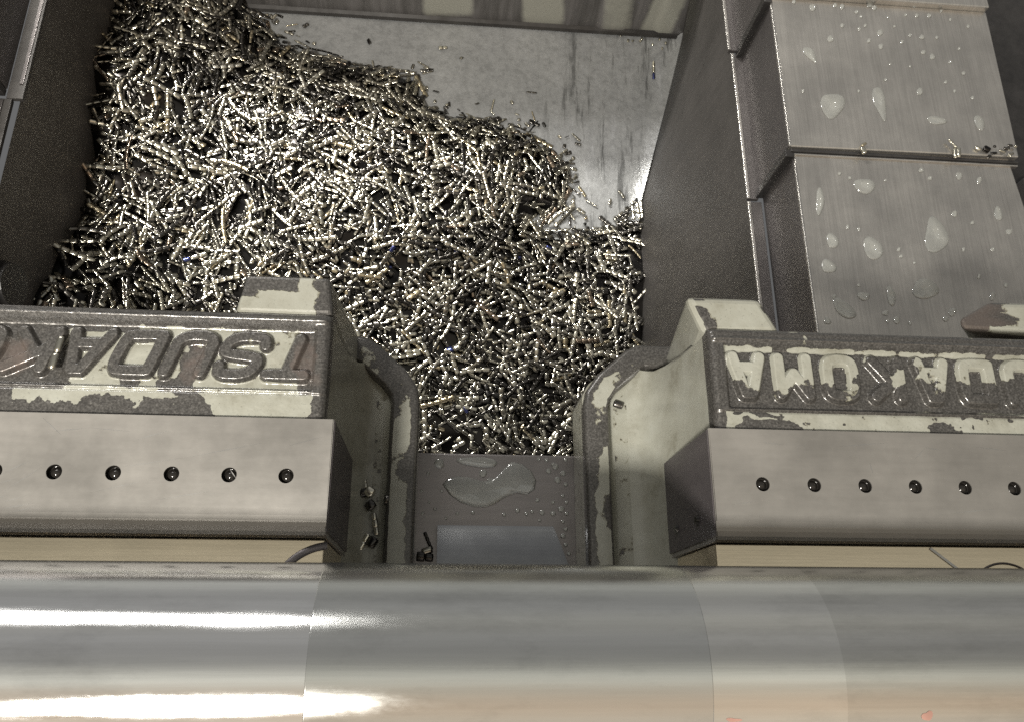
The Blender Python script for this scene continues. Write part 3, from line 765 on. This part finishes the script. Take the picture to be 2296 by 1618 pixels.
def bar_reflection(px, py, wpx, hpx, seed):
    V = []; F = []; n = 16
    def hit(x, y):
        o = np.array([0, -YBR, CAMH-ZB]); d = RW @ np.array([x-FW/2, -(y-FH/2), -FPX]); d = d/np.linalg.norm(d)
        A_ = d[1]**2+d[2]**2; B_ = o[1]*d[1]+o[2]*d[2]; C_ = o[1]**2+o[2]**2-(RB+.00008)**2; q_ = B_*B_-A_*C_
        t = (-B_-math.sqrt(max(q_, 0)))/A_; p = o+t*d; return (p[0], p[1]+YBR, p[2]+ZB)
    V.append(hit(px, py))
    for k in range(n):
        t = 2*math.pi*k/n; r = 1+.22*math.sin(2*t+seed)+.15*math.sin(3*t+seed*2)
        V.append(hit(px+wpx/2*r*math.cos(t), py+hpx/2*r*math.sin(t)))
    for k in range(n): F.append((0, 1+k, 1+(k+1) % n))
    return mesh_obj('orange_reflection', V, [f[::-1] for f in F], M_orange, bar, smooth=True)  # orange patch stands in for a reddish reflection on the bar
M_orange = brushed('painted_orange_reflection', (.34, .19, .15), .4, .0, (1, 1, 1), 40, .3, .3)
bar_reflection(1645, 1613, 30, 10, 1.0); bar_reflection(2080, 1604, 22, 24, 2.3)

# ------------------------------------------------------------------ coolant drops
drop_meshes = {}
def drop_mesh(poly, z0, h, name='coolant_drop'):
    poly = np.array(poly); c = poly.mean(0); V = []; F = []; n = len(poly)
    for (sc_, hh) in [(1.0, 0.00005), (.97, .30), (.88, .58), (.72, .82), (.45, .97), (.2, 1.)]:
        for p in poly: q_ = c+(p-c)*sc_; V.append((q_[0], q_[1], z0+h*hh))
    for a in range(5):
        for k in range(n): F.append((a*n+k, a*n+(k+1) % n, (a+1)*n+(k+1) % n, (a+1)*n+k))
    F.append(tuple(5*n+k for k in range(n))); F.append(tuple(range(n))[::-1])
    return mesh_obj(name, V, F, M_water, None, smooth=True, loc=(c[0], c[1], z0))
def drop_px(cx, cy, wpx, hpx, ang, z, h=.0016, irr=.12, tear=0):
    n = 26; ph = random.random()*6; pts = []
    for k in range(n):
        t = 2*math.pi*k/n; r = 1+irr*math.sin(2*t+ph)*.6+irr*math.sin(3*t+2*ph)*.6
        a_ = math.cos(t)*wpx/2*r; b_ = math.sin(t)*hpx/2*r
        a_ *= (1-tear*math.sin(t)*.6)
        x = cx+a_*math.cos(ang)-b_*math.sin(ang); y = cy+a_*math.sin(ang)+b_*math.cos(ang)
        pts.append(at(x, y, z=z)[:2])
    return drop_mesh(pts[::-1], z+.0001, h)
GU, GLw, GT = 'coolant drops on the far cover section', 'coolant drops on the near cover section', 'coolant drops on the table plate'
big = [
 (1818, 125, 18, 46, -.6, zB, 1.2, 'comma shaped coolant drop near the left edge of the far cover section'),
 (1866, 238, 50, 62, .2, zB, .3, 'broad heart shaped coolant drop on the far cover section'),
 (1973, 232, 28, 74, -.25, zB, .4, 'long slanted coolant drop beside the heart shaped one'),
 (2100, 271, 42, 20, .1, zB, .1, 'flat wide drop low on the far cover section, near the joint'),
 (2196, 277, 22, 36, -.5, zB, .4, 'slanted drop near the right end of the joint, above it'),
 (1838, 452, 20, 60, 0, zC, .0, 'tall narrow drop near the left edge just below the joint'),
 (1938, 418, 46, 36, .3, zC, .1, 'roundish drop just under the joint on the near cover section'),
 (2098, 527, 52, 80, -.25, zC, -.4, 'largest drop on the near cover section, tapering downward'),
 (1957, 558, 40, 56, -.3, zC, .1, 'oval drop with two bright points along its lower edge'),
 (1866, 541, 26, 36, -.2, zC, .2, 'pointed little drop left of the oval one'),
 (1857, 598, 34, 30, .5, zC, .1, 'rounded drop below the pointed little one at the left edge'),
 (2075, 648, 62, 44, .2, zC, -.2, 'wide drop just above the vice, with two bright points'),
 (1893, 693, 30, 66, -.95, zC, .1, 'sausage shaped slanted drop close above the vice'),
 (1936, 665, 26, 20, .2, zC, .1, 'small flat drop between the sausage shaped and the tall one'),
 (1998, 665, 20, 44, -.25, zC, .3, 'slim upright drop right of the small flat one'),
 (2238, 480, 18, 34, -.3, zC, .1, 'upright drop by the right edge of the near cover section'),
]
for cx, cy, w_, h_, an, z, te, lab in big:
    o = drop_px(cx, cy, w_, h_, an, z, .0017, .13, te); tag(o, lab, 'drop', GU if z == zB else GLw)
sm = [(1780, 5, 9), (1822, 18, 15), (1872, 13, 10), (1888, 16, 11), (1920, 28, 9), (1950, 12, 13), (1960, 18, 12), (1862, 88, 15), (1888, 58, 9), (1926, 66, 8), (1940, 58, 7), (1973, 74, 14), (1975, 105, 12), (1948, 92, 9), (1930, 38, 7),
      (2022, 95, 8), (2040, 80, 7), (2050, 14, 9), (2055, 36, 9), (2083, 36, 10), (2067, 84, 12), (2100, 85, 7), (2070, 118, 11), (2090, 128, 12), (2130, 140, 8), (1800, 205, 7), (1925, 205, 6), (2110, 25, 7), (2130, 45, 6),
      (1990, 40, 6), (2005, 60, 6), (2150, 110, 7), (2160, 165, 9), (2120, 185, 8), (2180, 220, 8), (2062, 206, 15), (2140, 205, 7), (2040, 150, 6), (2170, 60, 7), (1985, 180, 6), (1995, 145, 5), (2030, 35, 6)]
for cx, cy, d_ in sm:
    o = drop_px(cx, cy, d_, d_*random.uniform(.85, 1.2), 0, zB, .0013, .08); tag(o, 'one of the small round drops scattered over the far cover section', 'drop', GU)
sm2 = [(1882, 390, 8), (1905, 400, 7), (1985, 405, 6), (2065, 382, 12), (2085, 400, 10), (1925, 515, 8), (1900, 510, 7), (2020, 575, 9), (2050, 590, 6), (1925, 640, 8), (1855, 720, 16), (1870, 665, 8), (2140, 480, 12), (2180, 500, 9), (2150, 395, 14),
       (2195, 405, 12), (2195, 620, 8), (2225, 560, 10), (1985, 702, 14), (2010, 718, 16), (1990, 720, 8), (2040, 725, 7), (2120, 715, 14), (2225, 665, 14), (2160, 560, 8), (2255, 640, 10), (2015, 560, 8), (2262, 520, 14), (2135, 700, 16)]
for cx, cy, d_ in sm2:
    o = drop_px(cx, cy, d_, d_*random.uniform(.9, 1.5), random.uniform(-.4, .4), zC, .0012, .14); tag(o, 'one of the small drops scattered over the near cover section', 'drop', GLw)
zt = -.150
pud = [(992, 1085), (1003, 1073), (1025, 1067), (1050, 1069), (1075, 1077), (1098, 1078), (1115, 1066), (1132, 1048), (1148, 1034), (1172, 1040), (1192, 1056), (1202, 1075), (1199, 1096), (1182, 1108), (1160, 1104), (1135, 1112), (1110, 1128), (1088, 1137), (1060, 1135), (1032, 1125), (1008, 1108)]
dense = []
for p, q_ in zip(pud, pud[1:]+pud[:1]):
    dense += [at(*p, z=zt)[:2], at((p[0]+q_[0])/2, (p[1]+q_[1])/2, z=zt)[:2]]
tag(drop_mesh(dense[::-1], zt+.0002, .0012, 'coolant_puddle'), 'boomerang shaped puddle on the table plate between the vices', 'puddle')
tag(drop_px(1072, 1035, 88, 24, .1, zt, .0012), 'flat elongated drop at the far edge of the table plate', 'drop', GT)
pts_ = [(985, 1038, 22), (1083, 1060, 18), (1100, 1078, 16), (1092, 1082, 8), (990, 1200-100, 7), (1000, 1160, 7), (960, 1060, 8), (945, 1100, 7), (975, 1140, 8), (1060, 1148, 9), (1160, 1143, 11), (1180, 1150, 9), (1205, 1120, 9), (1193, 1146, 8), (1215, 1148, 12), (1230, 1055, 12), (1245, 1045, 14), (1262, 1060, 13), (1250, 1075, 15), (1240, 1040, 9), (1268, 1085, 9), (1225, 1030, 9), (1262, 1110, 8),
        (1258, 1140, 14), (1270, 1150, 9), (1240, 1150, 12), (1262, 1168, 8), (1268, 1185, 10), (1262, 1200, 12), (1268, 1220, 9), (1275, 1240, 9), (1240, 1125, 8), (1210, 1165, 7), (1270, 1125, 8), (1130, 1152, 9), (1025, 1150, 8), (1268, 1030, 9), (1208, 1028, 8), (948, 1150, 8), (962, 1125, 6)]
for cx, cy, d_ in pts_:
    tag(drop_px(cx, cy, d_, d_, 0, zt, .0008, .06), 'one of the tiny round drops on the table plate', 'drop', GT)

# ------------------------------------------------------------------ chips
RINGS = [(0, .45), (.05, .92), (.22, 1.0), (.78, 1.0), (.95, .92), (1.0, .45)]
ST = 8
def chips_geo(C, Dr, Nn, Ln, ns, bend, hw_, hh_, tw):
    """C centres, Dr directions, Nn up vectors (K,3); returns verts (K,rings,ST,3)"""
    K = len(C); rs = []
    for k in range(ns):
        for (t, q_) in RINGS: rs.append(((k+t*.97)/ns, q_ if True else q_))
    t = np.array([r_[0] for r_ in rs]); q_ = np.array([r_[1] for r_ in rs]); nr = len(t)
    Nn = Nn-Dr*(Nn*Dr).sum(1)[:, None]; Nn /= np.linalg.norm(Nn, axis=1)[:, None]; Bn = np.cross(Dr, Nn)
    ca, sa = np.cos(tw)[:, None], np.sin(tw)[:, None]; N2 = Nn*ca+Bn*sa; B2 = np.cross(Dr, N2)
    s_ = (t-.5)[None, :]*Ln[:, None]                                   # (K,nr)
    off = bend[:, None]*(s_**2)*1.0
    ctr = C[:, None, :]+Dr[:, None, :]*s_[..., None]+Bn[:, None, :]*off[..., None]
    ang = (np.arange(ST)+.5)*2*math.pi/ST
    cs = np.cos(ang)[None, None, :, None]; sn = np.sin(ang)[None, None, :, None]
    jit = 1+.10*rng.standard_normal((K, nr//6))
    qq = q_[None, :]*np.repeat(jit, 6, axis=1)
    P = ctr[:, :, None, :]+B2[:, None, None, :]*cs*(hw_[:, None]*qq)[..., None, None]+N2[:, None, None, :]*sn*(hh_[:, None]*qq)[..., None, None]
    return P
def chip_faces(nr):
    F = []
    for a in range(nr-1):
        if (a+1) % 6 == 0: pass
        for k in range(ST): F.append((a*ST+k, a*ST+(k+1) % ST, (a+1)*ST+(k+1) % ST, (a+1)*ST+k))
    F = np.array(F)
    return F
def tints(K, ns):
    base = np.where(rng.random(K) < .33, .27+.07*rng.standard_normal(K), .62+.12*rng.standard_normal(K)); base = np.clip(base, .14, .80)
    r_ = rng.random(K); base = np.where(r_ < .035, .86, base); base = np.where((r_ > .07) & (r_ < .09), .915, base)
    T = np.repeat(base[:, None], ns, 1)
    bl = rng.random(K) < .004; T[bl, -1] = .97
    return np.repeat(np.repeat(T, 6, 1)[:, :, None], ST, 2)

free_edge = [(520, -60), (552, 25), (600, 75), (645, 122), (700, 140), (800, 168), (935, 190), (952, 235), (1005, 268), (1120, 280), (1200, 315), (1262, 355), (1300, 420), (1275, 470), (1205, 480), (1230, 505), (1330, 505), (1400, 470), (1445, 455)]
zp = -.79
FE = np.array([at(x, y, z=zp)[:2] for x, y in free_edge])
LE = [(265, -20), (212, 140), (215, 290), (190, 330), (205, 440), (165, 470), (188, 560), (110, 590), (60, 640), (40, 720)]
LEW = np.array([at(x, y, z=-.73)[:2] for x, y in LE])
poly = np.array([tuple(p) for p in FE]+[(.46, at(1440, 455, z=zp)[1]), (.36, .15), (-.62, .15), (-.62, 1.3)])
def inside(x, y, poly):
    r_ = np.zeros(x.shape, bool); n = len(poly)
    for i in range(n):
        x1, y1 = poly[i]; x2, y2 = poly[(i+1) % n]
        c_ = ((y1 > y) != (y2 > y)) & (x < (x2-x1)*(y-y1)/(y2-y1+1e-12)+x1); r_ ^= c_
    return r_
def dfree(x, y):
    D = np.full(x.shape, 9.)
    for p, q_ in zip(FE[:-1], FE[1:]): D = np.minimum(D, segdist(x, y, p, q_))
    return D
def pile_z(x, y):
    d = dfree(x, y); ins = inside(x, y, poly)
    Tm = np.interp(x, [-.6, -.1, .33], [.10, .07, .035])*np.interp(y, [.3, .6], [1.1, 1.0])
    th = Tm*(1-np.exp(-d/.07)) + .016*(fbm(x*14, y*14, 3, 3)-.5)*sstep(0, .05, d)
    Tl = np.interp(y, [.40, .44, .49, .575, .64, .73, .83, .98], [.26, .25, .21, .155, .115, .125, .135, .085])+.05*(fbm(x*11, y*24, 19, 3)-.5)
    kx = 1-sstep(-.545, -.36, x); th = np.maximum(th, th*(1-kx)+Tl*kx)
    return np.where(ins, tray_z(y)+np.maximum(th, .001), tray_z(y)-.02)
# bed under the chips
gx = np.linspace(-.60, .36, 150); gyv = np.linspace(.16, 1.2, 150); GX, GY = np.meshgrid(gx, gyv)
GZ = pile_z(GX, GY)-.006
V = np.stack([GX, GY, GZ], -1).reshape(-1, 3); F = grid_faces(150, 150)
allV = [V]; allF = [F]; allT = [np.full(len(V), .0)]; nv = len(V)  # darkest tint on the bed imitates shade in gaps between chips

def sample(n, hi=False):
    x = rng.uniform(-.60, .35, n*6); y = rng.uniform(.2, 1.15, n*6)
    k = inside(x, y, poly) & (x < wall_x(y)-.006)
    x = x[k]; y = y[k]; z = pile_z(x, y); k = (x > wallL_x(z)+.006) & (y < YB-.012); x = x[k]; y = y[k]; z = z[k]
    px, py = proj(np.stack([x, y, z], -1))
    vis = (px > -120) & (px < 1600) & (py > -60) & (py < 1090)
    hid = ((px < 640) & (py > 800)) | ((px < 760) & (py > 960))
    k = vis & ~hid
    return np.stack([x[k], y[k], z[k]], -1)[:n]
def normals(P):
    e_ = .006; zx_ = (pile_z(P[:, 0]+e_, P[:, 1])-pile_z(P[:, 0]-e_, P[:, 1]))/(2*e_); zy_ = (pile_z(P[:, 0], P[:, 1]+e_)-pile_z(P[:, 0], P[:, 1]-e_))/(2*e_)
    zx_ = np.clip(zx_, -1, 1); zy_ = np.clip(zy_, -1, 1)
    n = np.stack([-zx_, -zy_, np.ones(len(P))], -1); return n/np.linalg.norm(n, axis=1)[:, None]
def setup(P, tilt):
    n = normals(P); a = rng.uniform(0, 2*math.pi, len(P))
    # neighbouring chips lie roughly alike in small clusters
    a = np.where(rng.random(len(P)) < .6, 6.28*fbm(P[:, 0]*28, P[:, 1]*28, 77, 2)*2+.25*rng.standard_normal(len(P)), a)
    d = np.stack([np.cos(a), np.sin(a), np.zeros(len(P))], -1)
    d = d-n*(d*n).sum(1)[:, None]; d += n*(tilt*rng.standard_normal(len(P)))[:, None]; d /= np.linalg.norm(d, axis=1)[:, None]
    return n, d
for ns, cnt in ((1, 800), (2, 2000), (3, 2300), (4, 1200), (5, 450)):
    P = sample(cnt); K = len(P); n, d = setup(P, .11)
    P = P+n*(rng.uniform(-.013, .009, K))[:, None]
    seg = rng.uniform(.0095, .0130, K); Ln = seg*ns
    hw_ = np.clip(rng.normal(.0034, .0008, K), .0016, .0052); hh_ = hw_*rng.uniform(.30, .5, K)
    G = chips_geo(P, d, n, Ln, ns, rng.normal(0, 2, K)*(ns > 2), hw_, hh_, rng.normal(0, .22, K))
    nr = 6*ns; F = chip_faces(nr); T = tints(K, ns)
    allV.append(G.reshape(-1, 3)); allT.append(T.reshape(-1))
    allF.append((F[None]+(np.arange(K)*nr*ST)[:, None, None]+nv).reshape(-1, 4)); nv += K*nr*ST
for ns, cnt in ((1, 60), (2, 34), (3, 12)):
    i_ = rng.integers(0, len(FE)-1, cnt); t_ = rng.random(cnt)[:, None]; P0 = FE[i_]*(1-t_)+FE[i_+1]*t_
    P0 = P0+np.stack([rng.exponential(.020, cnt), rng.exponential(.016, cnt)], 1)
    P0 = P0[(P0[:, 0] < wall_x(P0[:, 1])-.012) & (P0[:, 1] < YB-.015)]; K = len(P0)
    P = np.stack([P0[:, 0], P0[:, 1], tray_z(P0[:, 1])+.003+.002*rng.random(K)], 1)
    a = rng.uniform(0, 6.28, K); d = np.stack([np.cos(a), np.sin(a), .05*rng.standard_normal(K)], 1); d /= np.linalg.norm(d, axis=1)[:, None]
    hw_ = rng.uniform(.0012, .0036, K); G = chips_geo(P, d, np.tile([0., 0, 1], (K, 1)), rng.uniform(.005, .012, K)*ns, ns, np.zeros(K), hw_, hw_*.4, rng.normal(0, .3, K))
    nr = 6*ns; allV.append(G.reshape(-1, 3)); allT.append(tints(K, ns).reshape(-1))
    allF.append((chip_faces(nr)[None]+(np.arange(K)*nr*ST)[:, None, None]+nv).reshape(-1, 4)); nv += K*nr*ST
V = np.concatenate(allV); F = np.concatenate(allF); T = np.concatenate(allT)
me = bpy.data.meshes.new('chip_heap'); me.vertices.add(len(V)); me.vertices.foreach_set('co', V.ravel().astype(np.float32))
me.loops.add(F.size); me.polygons.add(len(F)); me.loops.foreach_set('vertex_index', F.ravel().astype(np.int32))
me.polygons.foreach_set('loop_start', (np.arange(len(F))*4).astype(np.int32)); me.update(calc_edges=True); me.validate()
a_ = me.attributes.new('tint', 'FLOAT', 'POINT'); a_.data.foreach_set('value', T.astype(np.float32))
me.polygons.foreach_set('use_smooth', [True]*len(me.polygons))
me.materials.append(M_chip)
heap = bpy.data.objects.new('chip_heap', me); col.objects.link(heap)
tag(heap, 'glittering heap of short segmented metal turnings filling the tray', 'chips', kind='stuff')

_cf = {}
def chip_obj(P, D_, N_, Ln, ns, bend, hw_, hh_, tw, tint=None):
    P = np.asarray(P, float); D_ = np.asarray(D_, float); D_ = D_/np.linalg.norm(D_); N_ = np.asarray(N_, float)
    G = chips_geo(np.zeros((1, 3)), D_[None], N_[None], np.array([Ln]), ns, np.array([bend]), np.array([hw_]), np.array([hh_]), np.array([tw]))
    if ns not in _cf: _cf[ns] = [tuple(int(i) for i in f) for f in chip_faces(6*ns)]
    T = tints(1, ns).reshape(-1) if tint is None else np.full(6*ns*ST, tint)
    V = G.reshape(-1, 3)
    me = bpy.data.meshes.new('metal_chip')
    nvv = len(V); me.from_pydata([tuple(v) for v in V], [], _cf[ns]+[tuple(range(ST))[::-1], tuple(range(nvv-ST, nvv))]); me.update()
    me.polygons.foreach_set('use_smooth', [i < len(_cf[ns]) for i in range(len(me.polygons))])
    at_ = me.attributes.new('tint', 'FLOAT', 'POINT'); at_.data.foreach_set('value', T.astype(np.float32)); me.materials.append(M_chip)
    o = bpy.data.objects.new('metal_chip', me); col.objects.link(o); o.location = P; return o
# the chips that show largest on top of the heap, one object each
P = sample(700); px, py = proj(P); k = (px > 60) & (px < 1450) & (py < 1000) & ~((px < 760) & (py > 600)); P = P[k][:262]
n, d = setup(P, .10)
for i in range(len(P)):
    ns = int(rng.choice([3, 4, 5, 6], p=[.35, .35, .2, .1])); hw_ = rng.uniform(.0032, .0043)
    p = P[i]+n[i]*(.008+.004*rng.random())
    o = chip_obj(p, d[i], n[i], ns*rng.uniform(.0098, .0128), ns, rng.normal(0, 4), hw_, hw_*rng.uniform(.32, .5), rng.normal(0, .2))
    tag(o, 'one of the long bright segmented chips lying on top of the heap', 'metal chip', 'long chips on top of the heap')
# loose chips, each in its own place
def loose(px0, py0, px1, py1, z, ns, hw_, lab, grp, tint=None, lift=None, x=None, bend=0):
    a = at(px0, py0, z=z) if x is None else at(px0, py0, x=x); b = at(px1, py1, z=z) if x is None else at(px1, py1, x=x)
    c = (a+b)/2; c[2] += (lift if lift is not None else hw_*.7)
    dd = b-a; dd[2] += .0001
    o = chip_obj(c, dd, (0, 0, 1) if x is None else (-1, 0, 0), float(np.linalg.norm(dd)), ns, bend, hw_, hw_*.65, .2, tint)
    tag(o, lab, 'metal chip', grp); return o
zt_ = lambda px, py: -.76
loose(610, 45, 622, 34, -.755, 1, .003, 'lone bright chip at the foot of the back wall', None, .7)
loose(622, 36, 636, 42, -.755, 1, .003, 'dark little chip touching the lone bright one by the back wall', None, .2)
loose(1464, 138, 1465, 165, -.765, 2, .0028, 'upright bright chip alone on the right of the bare tray', None, .7)
loose(1465, 166, 1465, 180, -.765, 1, .003, 'blue tinted chip right below the upright bright one', None, .97)
for k_, (x_, y_) in enumerate([(1396, 78), (1420, 92), (1433, 92), (1408, 90), (1478, 88), (1484, 108), (1502, 80), (1462, 100), (1440, 86), (1492, 96)]):
    loose(x_, y_, x_+random.uniform(-7, 7), y_+random.uniform(3, 8), -.753, 1, .0022, 'one of the tiny bright crumbs in the far right corner of the tray', 'crumbs in the tray corner', .7)
G1 = 'chips lying on the base of the vice with slanted lettering'
zf = -.109
loose(817, 1072, 820, 1095, zf, 2, .0016, 'thin upright chip, farthest of those in the vice base channel', G1, .6)
loose(822, 1098, 838, 1110, zf, 1, .0040, 'pale broad chip curl in the vice base channel', G1, .75, .004)
loose(806, 1108, 826, 1104, zf, 1, .0030, 'dark broad chip beside the pale curl', G1, .22, .003)
loose(862, 1122, 884, 1124, zf, 1, .0040, 'dark square ended chip with a bright lower edge, left of its twin', G1, .3, .006)
loose(890, 1122, 914, 1118, zf, 1, .0040, 'dark square ended chip resting against the rim of the vice base', G1, .3, .006)
loose(826, 1126, 838, 1142, zf, 1, .0032, 'short dark chip under the pale curl', G1, .25, .004)
loose(838, 1150, 846, 1200, zf, 3, .0020, 'long thin chip hanging down the vice base channel', G1, .65, .003)
loose(826, 1196, 806, 1232, zf, 2, .0018, 'bright slanted chip, nearest of those in the vice base channel', G1, .75)
loose(842, 1205, 828, 1226, zf, 1, .0030, 'dark stubby chip beside the bright slanted one', G1, .2)
loose(1374, 904, 1396, 912, -.109, 1, .0026, 'dark folded chip alone on the base of the vice with upright lettering', None, .35)
loose(143, 758, 118, 832, -.0035, 2, .0019, 'two segment bright chip leaning across the letter K', None, .68, .0024)
loose(946, 1238, 970, 1230, -.1495, 1, .0028, 'bright edged dark chip on the table plate by the rim', None, .5)
loose(934, 1246, 972, 1250, -.1495, 2, .0030, 'dark long chip on the table plate half under the bar', None, .2)
loose(952, 1192, 968, 1232, -.1495, 4, .0012, 'thin dark serrated chip standing by the polished block', None, .15)
loose(1424, 462, 1430, 500, -.80, 3, .003, 'leftmost of three chips standing up against the pit wall', None, .7, .012)
loose(1433, 458, 1436, 498, -.80, 3, .003, 'rightmost of three chips standing up against the pit wall', None, .7, .012)
loose(1414, 468, 1418, 502, -.80, 2, .003, 'short chip standing left of the others by the pit wall', None, .65, .012)
GJ = 'chips caught on the joint of the way cover'
zj = -.3535
loose(1936, 328, 1926, 334, zj, 1, .0020, 'yellowish chip caught on the cover joint, leftmost of them', GJ, .84, .006)
loose(1926, 338, 1934, 352, zj, 1, .0030, 'pale folded chip hanging just under the cover joint', GJ, .76, .006)
loose(2118, 322, 2136, 340, zj, 2, .0015, 'thin slanted chip pointing at the pair on the cover joint', GJ, .74, .008)
loose(2134, 338, 2135, 362, zj, 1, .0022, 'left one of the upright pair of chips on the cover joint', GJ, .74, .006)
loose(2142, 338, 2143, 360, zj, 1, .0020, 'right one of the upright pair of chips on the cover joint', GJ, .74, .006)
loose(2180, 336, 2192, 344, zj, 1, .0022, 'short bright chip between the upright pair and the dark tangle', GJ, .7, .006)
loose(2198, 338, 2212, 346, zj, 1, .0040, 'black chip in the tangle on the cover joint', GJ, .05, .006)
for k_ in range(12):
    x_ = random.uniform(2205, 2272); y_ = 345+random.uniform(-14, 14)
    loose(x_, y_, x_+random.uniform(-14, 14), y_+random.uniform(-8, 8), zj, 1, .0018, 'one of the tangled chips at the right end of the cover joint', 'tangled chips at the joint end', random.choice([.3, .6, .7, .2]), .007)
for (x_, y_) in [(1800, 326), (1838, 322), (1712, 420), (1722, 398), (1705, 442), (1730, 380), (1698, 455), (1890, 332), (2040, 335)]:
    pass
loose(1992, 735, 1994, 748, -.362, 1, .0022, 'single bright chip at the foot of the way cover behind the name block', None, .75, .004)
